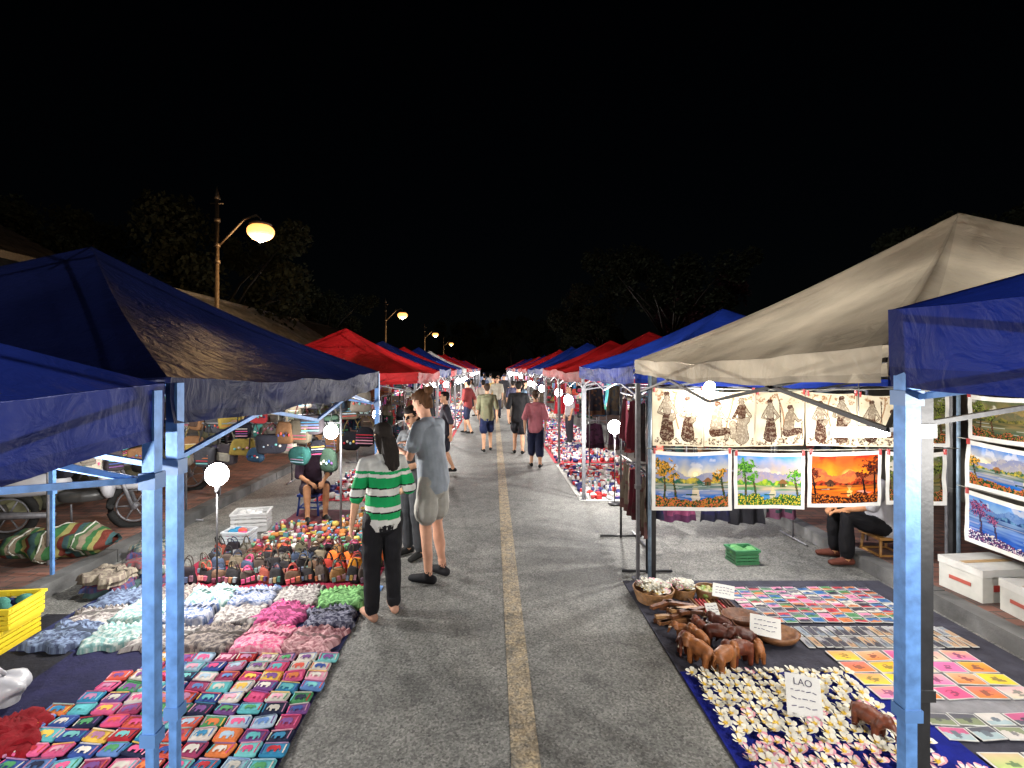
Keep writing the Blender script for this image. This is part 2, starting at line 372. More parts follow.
SK=S(205,160,130); SK2=S(180,130,95)
def hand(s,w,d,pn,sidev,curl=.5,k=1):
    w=Vector(w);d=Vector(d).normalized();pn=Vector(pn);pn=(pn-d*pn.dot(d)).normalized();sv=Vector(sidev);sv=(sv-d*sv.dot(d)-pn*sv.dot(pn)).normalized()
    s.limb([w-d*.01,w+d*.035*k,w+d*.085*k],[.026*k,.038*k,.038*k],'skin',[.02*k,.018*k,.014*k],side=sv)
    for i,(o,ln) in enumerate(((.03,.07),(.0105,.078),(-.0095,.073),(-.029,.058))):
        p=w+d*.082*k+sv*o*k; a=0; pts=[p]
        for j,f in enumerate((.45,.32,.25)):
            a+=curl*(.5 if j==0 else .8); q=d*math.cos(a)+pn*math.sin(a)+sv*o*1.5
            p=p+q.normalized()*ln*f*k; pts.append(p)
        s.limb(pts,[.0092*k,.0088*k,.008*k,.007*k],'skin',n=8)
    p=w+d*.03*k+sv*.03*k; q=(d*.65+sv*.7+pn*.3).normalized(); q2=(d*.9+sv*.25+pn*.4).normalized()
    s.limb([p,p+q*.035*k,p+q*.035*k+q2*.03*k],[.012*k,.0105*k,.0085*k],'skin',n=8)
def person(loc,face,H,top,bottom,hair=S(25,20,18),skin=SK,shoe=S(30,30,30),sleeve=.5,leg=1.0,style='short',J={},vox=.0075,colf=None,loose=.018,name='person',glasses=False,female=False,headdir=(0,1,0),hem=.86,sock=False):
    s=Soup(); k=H/1.76
    D=dict(P=(0,0,.93),C=(0,.0,1.22),N=(0,-.01,1.46),H=(0,.02,1.635),
      SL=(-.185,0,1.415),SR=(.185,0,1.415),EL=(-.235,-.02,1.12),ER=(.235,-.02,1.12),WL=(-.245,.06,.86),WR=(.245,.06,.86),
      HL=(-.088,0,.92),HR=(.088,0,.92),KL=(-.098,.02,.5),KR=(.098,.02,.5),AL=(-.105,-.02,.085),AR=(.105,-.02,.085),TL=None,TR=None,
      hdL=None,hdR=None)
    if female: D.update(SL=(-.165,0,1.405),SR=(.165,0,1.405))
    D.update(J)
    g={a:(Vector(v) if v is not None else None) for a,v in D.items()}
    P,C,Nk,Hd=g['P'],g['C'],g['N'],g['H']
    w=.93 if female else 1.0
    t0=P.lerp(C,-.18) if hem<.9 else P.lerp(C,.1)
    s.limb([t0,P.lerp(C,.3),P.lerp(C,.75),C.lerp(Nk,.35),C.lerp(Nk,.72),C.lerp(Nk,.93)],
        [.178*w+loose*.4,.165*w+loose*.4,.158*w+loose*.3,.178*w,.172*w,.085],'top',[.128+loose*.4,.122+loose*.3,.118,.125,.105,.07],side=(g['SR']-g['SL']).normalized(),n=24)
    for a in (-1,1):
        if female: s.ell(C.lerp(Nk,.25)+Vector((a*.07,.085,0)),(.06,.05,.06),'top')
    s.limb([P.lerp(C,-.25)+Vector((0,0,.0)),P.lerp(C,.22)],[.168*w,.155*w],'bottom',[.13,.12],side=(1,0,0),n=22)
    s.limb([C.lerp(Nk,.85),Nk,Hd-Vector((0,.02,.05))],[.062,.052,.052],'skin')
    hd=Vector(headdir).normalized(); sd=hd.cross(Vector((0,0,1))).normalized(); up=sd.cross(hd)
    def hp(x,y,z): return Hd+sd*x+hd*y+up*z
    s.ell(hp(0,-.008,.018),(.074,.092,.098),'skin',dr=up) if abs(sd.x)>.7 else s.ell(hp(0,-.008,.018),(.08,.082,.098),'skin',dr=up)
    s.limb([hp(0,.02,-.03),hp(0,.055,-.085)],[.058,.032],'skin',side=sd)
    s.limb([hp(0,.082,.012),hp(0,.1,-.02)],[.009,.014],'skin')
    s.limb([hp(-.022,.081,-.052),hp(0,.088,-.052),hp(.022,.081,-.052)],[.006,.009,.006],'lip')
    for a in (-1,1):
        s.limb([hp(a*.076,-.005,-.02),hp(a*.083,-.015,.02)],[.012,.017],'skin',[.008,.009],side=hd)
        s.ell(hp(a*.031,.074,.012),(.014,.01,.008),'eye'); s.limb([hp(a*.018,.082,.033),hp(a*.048,.073,.035)],[.005,.004],'hair')
        if glasses: 
            for q in range(8):
                t=q*math.pi/4; t2=t+math.pi/4
                s.limb([hp(a*.033+.026*math.cos(t),.094,.01+.02*math.sin(t)),hp(a*.033+.026*math.cos(t2),.094,.01+.02*math.sin(t2))],[.004,.004],'eye',n=6)
            s.limb([hp(a*.06,.09,.012),hp(a*.085,-.0,.015)],[.004,.004],'eye',n=6)
    if style!='bald':
        s.ell(hp(0,-.028,.04),(.085,.088,.094),'hair',dr=up); s.ell(hp(0,.02,.08),(.066,.058,.043),'hair',dr=up)
        s.ell(hp(0,-.055,-.0),(.07,.048,.078),'hair',dr=up)
    if style=='long':
        s.limb([hp(0,-.04,.03),hp(0,-.06,-.06),hp(0,-.082,-.15),hp(0,-.1,-.24),hp(.01,-.11,-.31)],[.07,.076,.082,.074,.04],'hair',[.045,.045,.035,.026,.015],side=sd,n=18)
        for q in range(7):
            a=(q-3)/3; s.limb([hp(a*.06,-.085,-.03),hp(a*.068,-.11,-.15),hp(a*.06+.012*math.sin(q*3),-.13,-.27-.05*math.cos(q*2.3)*.7)],[.016,.016,.007],'hair',n=8)
        for a in(-1,1): s.limb([hp(a*.07,-.01,.04),hp(a*.08,-.03,-.06),hp(a*.075,-.05,-.15)],[.02,.022,.012],'hair')
    if style=='bob':
        s.limb([hp(0,-.04,.03),hp(0,-.05,-.1)],[.088,.082],'hair',[.06,.05],side=sd,n=18)
    if style=='bun':
        s.ell(hp(0,-.125,.075),(.045,.045,.045),'hair'); s.limb([hp(0,-.07,.04),hp(0,-.12,.07)],[.04,.035],'hair')
        s.limb([hp(0,-.08,-.02),hp(0,-.085,-.07)],[.04,.02],'hair')
    if style=='tail':
        s.limb([hp(0,-.08,.04),hp(0,-.14,.03),hp(0,-.16,-.08),hp(0,-.14,-.2)],[.035,.038,.034,.012],'hair')
    if style=='cap':
        s.ell(hp(0,-.005,.075),(.09,.1,.055),'cap',dr=up); s.limb([hp(0,.06,.075),hp(0,.15,.06)],[.06,.05],'cap',[.008,.006],side=sd)
    for q in 'LR':
        Sh,E,W=g['S'+q],g['E'+q],g['W'+q]
        s.limb([Sh,Sh.lerp(E,.5),E,E.lerp(W,.35),W],[.048,.043,.036,.036,.024],'skin')
        s.limb([C.lerp(Nk,.75)+(Sh-C.lerp(Nk,.75))*.45,Sh],[.075,.058],'top')
        T=[(0,.06),(.3,.058+loose*.5),(.5,.054+loose*.6),(.75,.046+loose*.6),(1,.036+loose*.6)]
        pts=[];rs=[]
        for f,r in T:
            if f<=sleeve+1e-3:
                pts.append(Sh.lerp(E,f*2) if f<=.5 else E.lerp(W,(f-.5)*2)); rs.append(r)
        if len(pts)<2: pts=[Sh,Sh.lerp(E,.35)]; rs=[.06,.06]
        s.limb(pts,rs,'top')
        d=(W-E).normalized(); sg=-1 if q=='L' else 1
        h=g['hd'+q]; pn,sv=((Vector((-sg,0,0)),Vector((0,1,0))) if h is None else (h,d.cross(h)*1))
        if h is not None and sv.dot(Vector((-sg,.3,.5)))<0: sv=-sv
        hand(s,W,d,pn,sv,.45)
        Hp,K,A=g['H'+q],g['K'+q],g['A'+q]
        s.limb([Hp,Hp.lerp(K,.5),K,K.lerp(A,.3),A],[.09,.072,.052,.054,.034],'skin')
        T=[(0,.095),(.25,.088+loose*.6),(.5,.066+loose),(.75,.058+loose),(.97,.05+loose)]
        pts=[];rs=[]
        for f,r in T:
            ff=f*min(leg,1)
            pts.append(Hp.lerp(K,ff*2) if ff<=.5 else K.lerp(A,(ff-.5)*2)); rs.append(float(np.interp(ff,[t[0] for t in T],[t[1] for t in T]))+(.012 if leg<.6 and f>.5 else 0))
        s.limb(pts,rs,'bottom')
        toe=g['T'+q]; fd=Vector((sg*.15,1,0)) if toe is None else (toe-A); fd.z=0; fd.normalize()
        z0=A.z-.085
        F0=Vector((A.x,A.y,z0))-fd*.045; F1=F0+fd*.22
        s.limb([F0+Vector((0,0,.042)),F0+fd*.1+Vector((0,0,.045)),F1+Vector((0,0,.032))],[.038,.044,.042],'shoe',[.04,.042,.028],side=fd.cross(Vector((0,0,1))))
        s.limb([A+Vector((0,0,.02)),F0+fd*.06+Vector((0,0,.05))],[.036,.04],'shoe' if sock else 'skin')
    cm=dict(skin=skin,top=top,bottom=bottom,hair=hair,shoe=shoe,lip=S(170,95,90),eye=(.01,.01,.01),cap=S(40,50,90))
    def cf(l,c):
        if colf:
            r=colf(l,c)
            if r: return r
        if l=='hair':
            q=.7+.6*abs(noise.noise(Vector((c[0]*60,c[1]*60,c[2]*6)))); return tuple(x*q for x in hair)
        return cm[l]
    me=s.mesh(name,vox,M_skin,cf,2 if vox<.01 else 1)
    ob=bpy.data.objects.new(name,me); COL.objects.link(ob); ob.location=loc; ob.rotation_euler=(0,0,math.radians(face)); ob.scale=(k,k,k); return ob
GREEN=S(20,150,85)
def stripes(l,c):
    if l!='top': return None
    z=c[2]+.012*math.sin(c[0]*9+1); W=S(205,205,200); Bk=S(25,30,28)
    for a,b_,cc in ((1.345,1.6,W),(1.32,1.345,GREEN),(1.29,1.32,W),(1.2,1.29,GREEN),(1.188,1.2,Bk),(1.13,1.188,W),(1.118,1.13,Bk),(1.03,1.118,GREEN),(.985,1.03,W),(.972,.985,Bk),(.92,.972,GREEN),(0,.92,W)):
        if a<=z<b_: return cc
    return W
person((-.9,4.12,0),30,1.60,(.7,.7,.7),S(26,26,30),hair=(.022,.016,.013),style='long',colf=stripes,leg=1.0,sleeve=.5,female=True,loose=.016,vox=.007,
   J=dict(ER=(.24,-.03,1.15),WR=(.2,.17,1.06),EL=(-.25,-.05,1.13),WL=(-.27,.03,.87),KR=(.1,.04,.5),AR=(.12,.04,.085)),headdir=(-.35,1,-.2),name='woman_in_striped_shirt',shoe=S(170,130,110))
person((-.57,4.86,0),62,1.86,S(140,147,156),S(160,157,150),hair=S(88,58,36),style='bun',leg=.36,sleeve=.42,loose=.022,vox=.0075,female=True,
   J=dict(C=(0,.03,1.22),N=(0,.07,1.45),H=(0,.13,1.61),SL=(-.165,.05,1.41),SR=(.165,.05,1.41),ER=(.2,.1,1.13),WR=(.1,.3,1.2),EL=(-.2,.12,1.13),WL=(-.08,.33,1.17),HR=(.088,0,.92),KR=(.1,.03,.5),AR=(.11,-.03,.085),hdL=(0,0,-1),hdR=(0,0,-1)),
   headdir=(0,1,-.5),name='tourist_in_grey_shirt',shoe=S(28,28,32),sock=True,skin=S(205,155,130))
person((-.86,5.45,0),140,1.64,S(85,88,92),S(60,62,66),hair=S(35,28,24),style='bob',leg=.97,sleeve=.5,glasses=True,female=True,vox=.0085,
   J=dict(ER=(.22,.08,1.12),WR=(.08,.27,1.12),EL=(-.22,.08,1.12),WL=(-.08,.29,1.06),hdL=(0,0,1),hdR=(0,0,1)),headdir=(0,1,-.35),name='woman_with_glasses')
walk=dict(KR=(.09,.14,.53),AR=(.1,.16,.1),KL=(-.09,-.02,.5),AL=(-.1,-.2,.12),EL=(-.23,.02,1.13),WL=(-.22,.2,.92),ER=(.24,-.1,1.14),WR=(.24,-.12,.88))
walk2=dict(KL=(-.09,.12,.53),AL=(-.1,.12,.09),KR=(.09,-.02,.5),AR=(.1,-.18,.12),ER=(.23,.02,1.13),WR=(.22,.18,.92),EL=(-.24,-.1,1.14),WL=(-.24,-.1,.88))
person((-.12,12.2,0),5,1.68,S(120,120,95),S(30,40,75),style='short',hair=S(60,45,35),leg=.45,vox=.011,J=walk,name='man_walking')
person((.63,11.9,0),-5,1.74,S(25,25,28),S(30,30,35),style='short',leg=.45,vox=.011,J=walk2,name='man_walking')
person((.9,10.3,0),-6,1.6,S(180,110,120),S(28,34,60),style='bun',hair=S(70,50,38),leg=.75,vox=.011,J=walk2,female=True,loose=.035,name='woman_in_pink_top')
mp=[(-.3,17,0,1.65,(190,180,170),(40,40,50)),(.2,20,180,1.7,(170,165,150),(60,60,70)),(.75,18,5,1.6,(60,60,80),(110,100,90)),(-.75,15.5,60,1.7,(130,55,55),(40,45,70)),
    (-.4,26,0,1.7,(90,100,130),(50,50,50)),(.35,29,180,1.65,(180,110,100),(40,40,60)),(-.1,33,0,1.7,(150,150,150),(50,60,90)),(.6,25,180,1.72,(40,40,45),(90,80,70)),(.05,24,175,1.6,(165,140,90),(60,50,50)),(-.85,21,90,1.6,(160,155,150),(40,40,45)),(.9,37,0,1.7,(120,120,130),(40,40,60)),(-.6,38,0,1.7,(60,70,90),(50,45,45)),(-.9,9.6,100,1.6,(60,60,70),(40,40,50)),(.95,15,-80,1.68,(90,110,130),(50,50,60))]
for i,(x,y,f,h,t,bt) in enumerate(mp):
    person((x,y,0),f,h,S(*t),S(*bt),style=['short','long','bun','cap'][i%4],leg=[.45,1,.7][i%3],vox=.016 if y>12 else .011,J=walk if i%2 else walk2,name='pedestrian')
seat=dict(P=(0,-.08,.44),C=(0,-.02,.72),N=(0,.04,.96),H=(0,.09,1.13),SL=(-.175,.03,.92),SR=(.175,.03,.92),EL=(-.22,.14,.68),ER=(.22,.14,.68),WL=(-.1,.36,.6),WR=(.1,.36,.6),
   HL=(-.09,-.06,.42),HR=(.09,-.06,.42),KL=(-.14,.36,.52),KR=(.14,.36,.52),AL=(-.13,.34,.09),AR=(.13,.34,.09),hdL=(0,0,-1),hdR=(0,0,-1))
def stool(x,y,h,col):
    b=MB(); b.box((x,y,h-.015),(.3,.3,.03),col,M_pla)
    for i in(-1,1):
        for j in(-1,1): b.tube([(x+i*.12,y+j*.12,h-.03),(x+i*.145,y+j*.145,0)],.014,col,M_pla,6)
    for i in(-1,1): b.box((x+i*.13,y,h*.4),(.015,.26,.02),col,M_pla); b.box((x,y+i*.13,h*.4),(.24,.015,.02),col,M_pla)
    b.build('stool')
person((-2.5,6.95,0),-150,1.55,S(60,45,60),S(60,50,60),style='bun',leg=.4,J=seat,vox=.009,female=True,name='seated_vendor',skin=SK2,headdir=(0,1,-.3)); stool(-2.54,7.04,.3,S(40,70,150))
person((4.02,5.25,0),80,1.66,S(150,150,155),S(18,18,22),style='short',leg=.97,J=seat,vox=.009,name='seated_vendor',skin=SK2,shoe=S(90,50,40)); stool(4.1,5.24,.32,S(150,110,60))
person((-1.75,11.5,0),-100,1.62,S(150,60,70),S(50,50,60),style='bun',leg=1,vox=.012,female=True,name='vendor')
person((2.1,13.5,0),100,1.6,S(170,170,175),S(50,50,60),style='short',leg=1,vox=.012,name='vendor')
person((-2.0,15.0,0),-90,1.62,S(70,120,140),S(50,50,60),style='long',leg=1,vox=.014,female=True,name='vendor')

# ---------------- goods primitives
EP=[(-.5,-.3),(-.52,.1),(-.35,.32),(0,.36),(.2,.28),(.35,.36),(.5,.2),(.62,-.1),(.6,-.3),(.52,-.28),(.5,-.05),(.38,-.02),(.32,-.15),(.3,-.42),(.12,-.42),(.1,-.15),(-.2,-.15),(-.24,-.42),(-.42,-.42),(-.44,-.2)]
PAL=[S(200,75,120),S(200,85,70),S(170,42,52),S(50,122,160),S(90,170,175),S(52,75,140),S(220,180,80),S(112,72,130),S(212,150,168),S(72,138,90),S(205,115,65),S(205,198,188),S(92,128,182),S(158,180,198),S(35,40,65),S(205,88,130),S(170,118,148),S(112,182,182),S(190,185,175),S(150,60,95)]
def rc_(): return random.choice(PAL)
def pouch(b,x,y,z,w=.14,h=.105,rz=0,c=None):
    c=c or rc_(); d=rc_(); M=TR(x,y,z,rz,U(-.1,.1),U(-.1,.1))
    b.sup((0,0,.012),(w/2,h/2,U(.008,.014)),c,M_fab,e1=.45,e2=.25,nu=20,nv=6,M=M,nz=.12)
    b.box((0,h*.36,.0245),(w*.88,.007,.004),mix(rc_(),c,.3),M_fab,M=M)
    fl=random.choice((-1,1)); s=h*.7*U(.85,1.05)
    vs=[(px*s*fl,py*s-.006,.0272) for px,py in EP]; f=tuple(range(len(EP)))
    b.add(vs,[f if fl>0 else f[::-1]],d,M_fab,False,M)
    for q in (-1,1): b.box((q*w*.4,-h*.05,.0235),(.006,h*.6,.003),rc_(),M_fab,M=M)
def garment(b,x,y,z,w,h,rz,c1,c2,ht=.05,pat=0,n=18):
    sd=Vector((x*7,y*5,0)); M=TR(x,y,z,rz)
    def fn(u,v):
        e=min(u,1-u,v,1-v); f=min(1,e*9); f=math.sqrt(max(0,f*(2-f)))
        q=noise.noise(Vector((u*3,v*3,1))+sd)*.5+noise.noise(Vector((u*8,v*8,5))+sd)*.3+noise.noise(Vector((u*4,v*19,5))+sd)*.22
        rf=.012*math.sin(u*60)*(1 if v>.8 else .15)
        ox=noise.noise(Vector((0,v*4,2))+sd)*.06; oy=noise.noise(Vector((u*4,0,4))+sd)*.06
        return ((u-.5)*w+ox,(v-.5)*h+oy,max(0,f*(ht+.034*q+rf))+.001)
    c2=mix(c2,c1,.15); dark=tuple(q*.25 for q in c1)
    def cf(u,v):
        if v>.85: return c2 if int(u*26)%2 else c1
        q=noise.noise(Vector((u*14,v*14,9))+sd)+.5*noise.noise(Vector((u*32,v*32,9))+sd)
        if .55<v<.68 and pat: return mix(c2,dark,.5) if int(u*18)%2 and q>-.2 else dark
        if pat==2 and int(v*16)%3==0: return mix(c2,c1,.3+q)
        return mix(c1,c2,.45+q*2.2)
    b.grid(fn,n*2,n*2,cf,M_fab,True,M)
def bag(b,x,y,z,w,h,d,c,c2,rz=0,strap=.3):
    M=TR(x,y,z,rz,U(-.2,.15),U(-.12,.12))
    b.sup((0,0,h/2),(w/2,d/2,h/2),c,M_fab,e1=.5,e2=.5,nu=18,nv=8,M=M,nz=.3,tap=.3)
    for q in range(3): b.box(((q-1)*w*.25,-d*.44,h*(.3+.05*q)),(w*.18,.02,h*.3),mix(c2,rc_(),.35),M_fab,M=M)
    b.box((0,0,h*.95),(w*.5,d*.22,.018),c2,M_fab,M=M)
    for s in (-1,1):
        tl=U(-.05,.05)
        pts=[M@Vector((math.cos(t)*w*.24,s*d*.18+s*tl*math.sin(t),h*.86+math.sin(t)*strap)) for t in [math.pi*i/10 for i in range(11)]]
        b.tube(pts,.0055,mix(c2,(.02,.02,.02),.5),M_fab,6)
b=MB()
b.box((-2.05,2.75,.008),(1.9,1.75,.012),S(30,30,60),M_fab)
yy=1.9
while yy<3.55:
    xx=-1.15+U(-.02,.02)
    while xx>-2.85+max(0,(yy-2.6))*.55:
        pouch(b,xx+U(-.008,.008),yy+U(-.008,.008),.015+U(0,.004),U(.125,.142),U(.092,.104),U(-.16,.16)); xx-=.143
    yy+=.106
b.build('embroidered_pouches')
b=MB(); b.box((-2.3,4.1,.006),(2.4,1.0,.008),S(40,45,80),M_fab)
gc=[(S(205,95,145),S(90,35,65)),(S(190,150,152),S(120,70,78)),(S(160,156,152),S(85,75,78)),(S(110,125,150),S(50,55,78)),(S(125,175,112),S(60,100,58)),(S(180,162,132),S(105,82,62)),(S(75,92,125),S(160,160,170)),(S(195,80,120),S(210,160,170)),(S(45,45,65),S(130,130,145)),(S(135,125,118),S(65,60,66)),(S(105,140,138),S(175,180,175)),(S(70,60,75),S(150,120,130))]
order=[1,0,2,11,3,8,4,6,5,2,9,3,10]
k=0
for r,yy in enumerate((3.75,4.08,4.4)):
    for q in range(6):
        xx=-1.3-q*.38-U(0,.03)
        c=gc[(order[(k*5+r)%13])] if not(r==0 and q==0) else gc[1]
        if r==0 and q==1: c=gc[7]
        if r==1 and q==1: c=gc[0]
        if r==2 and q==0: c=gc[4]
        if q>3: c=gc[random.choice((2,3,9,10,6))]
        garment(b,xx,yy+U(-.04,.04),.012,.39,.36,U(-.35,.35),c[0],c[1],U(.04,.08),random.choice((0,1,2)),18); k+=1
b.build('folded_trousers')
b=MB(); hb=[S(70,60,55),S(40,38,40),S(95,72,58),S(120,60,50),S(105,95,80),S(60,70,90),S(110,105,98),S(35,30,35),S(80,75,60)]
hb2=[S(205,135,45),S(215,105,45),S(170,60,50),S(130,95,60)]
for r,yy in enumerate((4.76,4.96,5.16,5.36)):
    xx=-1.2
    while xx>-2.95:
        c=random.choice(hb if xx<-1.65 else hb2+hb[:2]); bag(b,xx,yy+U(-.04,.04),.01,U(.14,.19),U(.12,.17),.1,c,random.choice(hb+PAL[:2]),U(-.5,.5),U(.06,.11)); xx-=U(.12,.16)
b.box((-2.1,5.05,.004),(2.0,.85,.008),S(120,30,50),M_fab)
b.build('handbag_display')
def trinkets(b,x0,x1,y0,y1,st,pal=None,z=.012,hmax=.08):
    y=y0
    while y<y1:
        x=x0
        while x<x1:
            c=random.choice(pal) if pal else rc_(); t=R(); px,py=x+U(-.03,.03),y+U(-.03,.03)
            s=st*U(.33,.5); hm=hmax*U(.6,1.3)
            if t<.35: b.sup((0,0,hm*.4),(s,s*.8,hm*.4),c,M_fab,e1=.5,e2=.4,nu=10,nv=6,M=TR(px,py,z,U(0,3)),nz=.2)
            elif t<.55: 
                b.sup((px,py,z+hm*.5),(s*.6,s*.6,hm*.5),c,M_pla,nu=10,nv=6); b.sup((px,py,z+hm*1.15),(s*.4,s*.4,s*.4),rc_(),M_pla,nu=8,nv=6)
            elif t<.85: b.box((px,py,z+hm*.3),(s*1.7,s*1.2,hm*.6),c,M_fab,U(-.4,.4)); b.box((px,py,z+hm*.62),(s*1.0,s*.6,.006),rc_(),M_fab,U(-.4,.4))
            else:
                b.tube([(px,py,z),(px,py,z+hm*.6),(px,py,z+hm*.62)],[s*.5,s*.9,s*.8],c,M_pla,10)
            x+=st
        y+=st
b=MB(); b.box((-1.95,6.35,.006),(1.65,1.7,.008),S(90,50,60),M_fab)
SP=[S(190,125,70),S(200,195,185),S(160,70,60),S(80,130,90),S(200,175,90),S(170,90,110),S(90,140,150),S(110,90,70)]
trinkets(b,-2.7,-1.15,5.62,6.6,.1,SP,hmax=.07)
trinkets(b,-1.95,-1.15,6.6,7.2,.1,SP,hmax=.07); b.build('souvenir_display')
def crate(x,y,z,w,d,h,col,rz=0,name='plastic_crate',fill=None):
    b=MB(); M=TR(x,y,z,rz); t=.012
    b.box((0,0,t/2),(w,d,t),col,M_pla,M=M)
    for s in(-1,1):
        for j in range(4):
            zz=h*(.14+.24*j); b.box((0,s*(d/2-t/2),zz),(w-.002,t,h*.17),col,M_pla,M=M); b.box((s*(w/2-t/2),0,zz+.001),(t,d-2*t-.004,h*.17),col,M_pla,M=M)
        for q in range(5): b.box((w*(-.44+.22*q),s*(d/2-t*1.6),h*.5),(.02,t,h-.01),col,M_pla,M=M)
    for s in(-1,1): b.box((0,s*d/2,h),(w+.02,.025,.02),col,M_pla,M=M); b.box((s*w/2,0,h+.001),(.025,d-.03,.02),col,M_pla,M=M)
    if fill:
        for i in range(14): b.sup((U(-.35,.35)*w,U(-.35,.35)*d,h*U(.5,.95)),(.06,.05,.04),random.choice(fill),M_fab,nu=10,nv=6,M=M,nz=.3)
    return b.build(name)
crate(-3.05,6.35,.01,.42,.3,.22,S(195,195,195),.2,fill=[WHT,(.5,.5,.5)]); crate(-2.95,5.85,.01,.3,.22,.14,S(185,190,195),-.1,fill=PAL[:4])
crate(-3.75,3.7,.01,.5,.36,.15,S(205,180,40),.05); crate(-3.72,3.72,.17,.48,.34,.14,S(215,190,45),.12,fill=[S(60,110,100),S(40,50,90),S(150,60,60)])
b=MB()
for i in range(4): garment(b,-2.75+U(-.12,.12),2.75+U(-.1,.1),.01+i*.012,.34,.3,U(0,3),S(125,18,28),S(115,16,24),.03,0,12)
b.build('folded_red_cloth')
b=MB(); b.sup((-3.0,3.05,.1),(.14,.11,.1),S(160,160,165),M_pla,nu=26,nv=16,nz=.5); b.tube([(-3.03,3.05,.18),(-3.06,3.02,.25),(-2.98,3.0,.26),(-2.97,3.05,.18)],.012,S(170,170,175),M_pla,6); b.build('plastic_bag')
b=MB(); b.box((-3.15,3.2,.005),(1.1,1.9,.006),(.015,.015,.02),M_fab); b.build('ground_cloth')
for (x,y) in ((-3.7,3.1),(-3.5,4.6),(-3.6,5.3),(-3.3,4.9)):
    b=MB(); cc_=[S(60,78,80),S(95,85,78),S(105,52,55),S(52,62,98),S(130,122,108)]
    for i in range(4): garment(b,x+U(-.03,.03),y+U(-.03,.03),.01+i*.045,.38,.3,U(-.3,.3),random.choice(cc_),random.choice(cc_),.05,1,12)
    b.build('folded_clothes_pile')
b=MB()
def cfun(u,v):
    t=int(u*22)%6; return [S(45,85,50),S(120,115,70),S(85,40,32),S(48,70,72),S(60,85,55),S(110,100,85)][t]
def bf(u,v):
    a=2*math.pi*v; x=-4.9+1.0*u; e=math.sin(math.pi*min(max(u,.02),.98))**.45
    r=.17*e*(1+.5*noise.noise(Vector((u*6,math.cos(a)*1.8,math.sin(a)*1.8))))
    return (x,4.95+1.3*r*math.cos(a)+u*.25,.28+r*math.sin(a)*.9)
b.grid(bf,50,28,cfun,M_fab)
for u in(.25,.5,.75): b.tube([Vector(bf(u,k/16))+(Vector(bf(u,k/16))-Vector((-4.9+1.0*u,4.95+u*.25,.28)))*.05 for k in range(16)],.008,S(160,160,150),M_fab,6,True)
b.build('striped_bundle')

def rack(x0,y0,x1,y1,ztop,kind,name,hm=.75,pal=None,frame=GR,zr=None,dense=1,bs=1):
    b=MB(); P=Vector((x0,y0,0));Q=Vector((x1,y1,0)); L_=(Q-P).length; d=(Q-P)/L_; nn=Vector((-d.y,d.x,0)); ang=math.atan2(d.y,d.x)
    for p in (P,Q):
        b.tube([p+Vector((0,0,0)),p+Vector((0,0,ztop))],.014,frame,M_met,6)
        b.tube([p-nn*.25+Vector((0,0,.02)),p+nn*.25+Vector((0,0,.02))],.014,frame,M_met,6)
    rails=zr or [ztop]
    for zz in rails:
        b.tube([P+Vector((0,0,zz)),Q+Vector((0,0,zz))],.011,frame,M_met,6)
        t=.1
        while t<L_-.08:
            p=P+d*t; c=random.choice(pal) if pal else rc_(); c2=random.choice(pal) if pal else rc_()
            if kind=='bags' :
                w=U(.17,.3)*bs;h=U(.16,.28)*bs; drop=U(.1,.32)
                M=TR(p.x+nn.x*U(-.08,.08),p.y+nn.y*U(-.08,.08),zz-drop-h,ang+U(-.45,.45),0,U(-.08,.08))
                rnd=random.choice((.3,.4,.75)); ww=random.choice((U(-.2,.2),U(.15,.4)))
                b.sup((0,0,h/2),(w/2,.055,h/2),c,M_fab,e1=rnd,e2=.4,nu=18,nv=10,M=M,nz=.1,tap=ww)
                st_=random.randrange(3)
                for sy in (-1,1):
                    if st_==0:
                        b.sup((0,sy*.045,h*.38),(w*.33,.018,h*.22),mix(c,c2,.7),M_fab,e1=.3,e2=.4,nu=12,nv=6,M=M)
                        b.box((0,sy*.056,h*.58),(w*.56,.012,.008),mix(c,(.6,.55,.4),.6),M_met,M=M)
                    elif st_==1:
                        for q in range(4): b.box((0,sy*.052,h*(.2+.14*q)),(w*.7,.012,h*.045),mix(rc_(),c,.3),M_fab,M=M)
                    else:
                        for q in range(5): b.sup(((q-2)*w*.14,sy*.052,h*(.4+.08*(q%2))),(w*.055,.012,h*.07),mix(rc_(),c,.2),M_fab,nu=8,nv=5,M=M)
                for s in(-1,1): b.tube([M@Vector((s*w*.38,0,h*.84)),M@Vector((s*w*.3,.01*s,h+drop*.3)),M@Vector((s*w*.12,0,h+drop*.8)),M@Vector((0,0,h+drop+.01))],.0075,mix(c2,(.03,.03,.03),.6),M_fab,5)
                t+=U(.13,.22)*bs/dense
            else:
                w=U(.3,.42); h=U(.8,1)*hm; sd=Vector((p.x*9,p.y*9,zz)); A=ang+math.pi/2+U(-.5,.5) if kind=='clothes' else ang+U(-.1,.1)
                M=TR(p.x,p.y,zz-.05,A)
                def fn(u,v,w=w,h=h,sd=sd): return ((u-.5)*w*(.75+.35*v),.035*math.sin(u*14+sd.x)*(.3+v)+.02*noise.noise(Vector((u*4,v*3,0))+sd),-v*h-.06*abs(u-.5)*(1-v))
                def cf(u,v,c=c,c2=c2,h=h,sd=sd): return mix(c2,c,.4) if (v>.85 or noise.noise(Vector((u*6,v*9,0))+sd)>.2) else c
                b.grid(fn,14,14,cf,M_fab,True,M)
                b.tube([M@Vector((-w*.38,0,-.02)),M@Vector((0,0,.03)),M@Vector((w*.38,0,-.02))],.005,BK,M_met,5); b.tube([M@Vector((0,0,.03)),M@Vector((0,0,.06))],.004,BK,M_met,5)
                t+=U(.08,.14) if kind=='clothes' else w+.03
    return b.build(name)
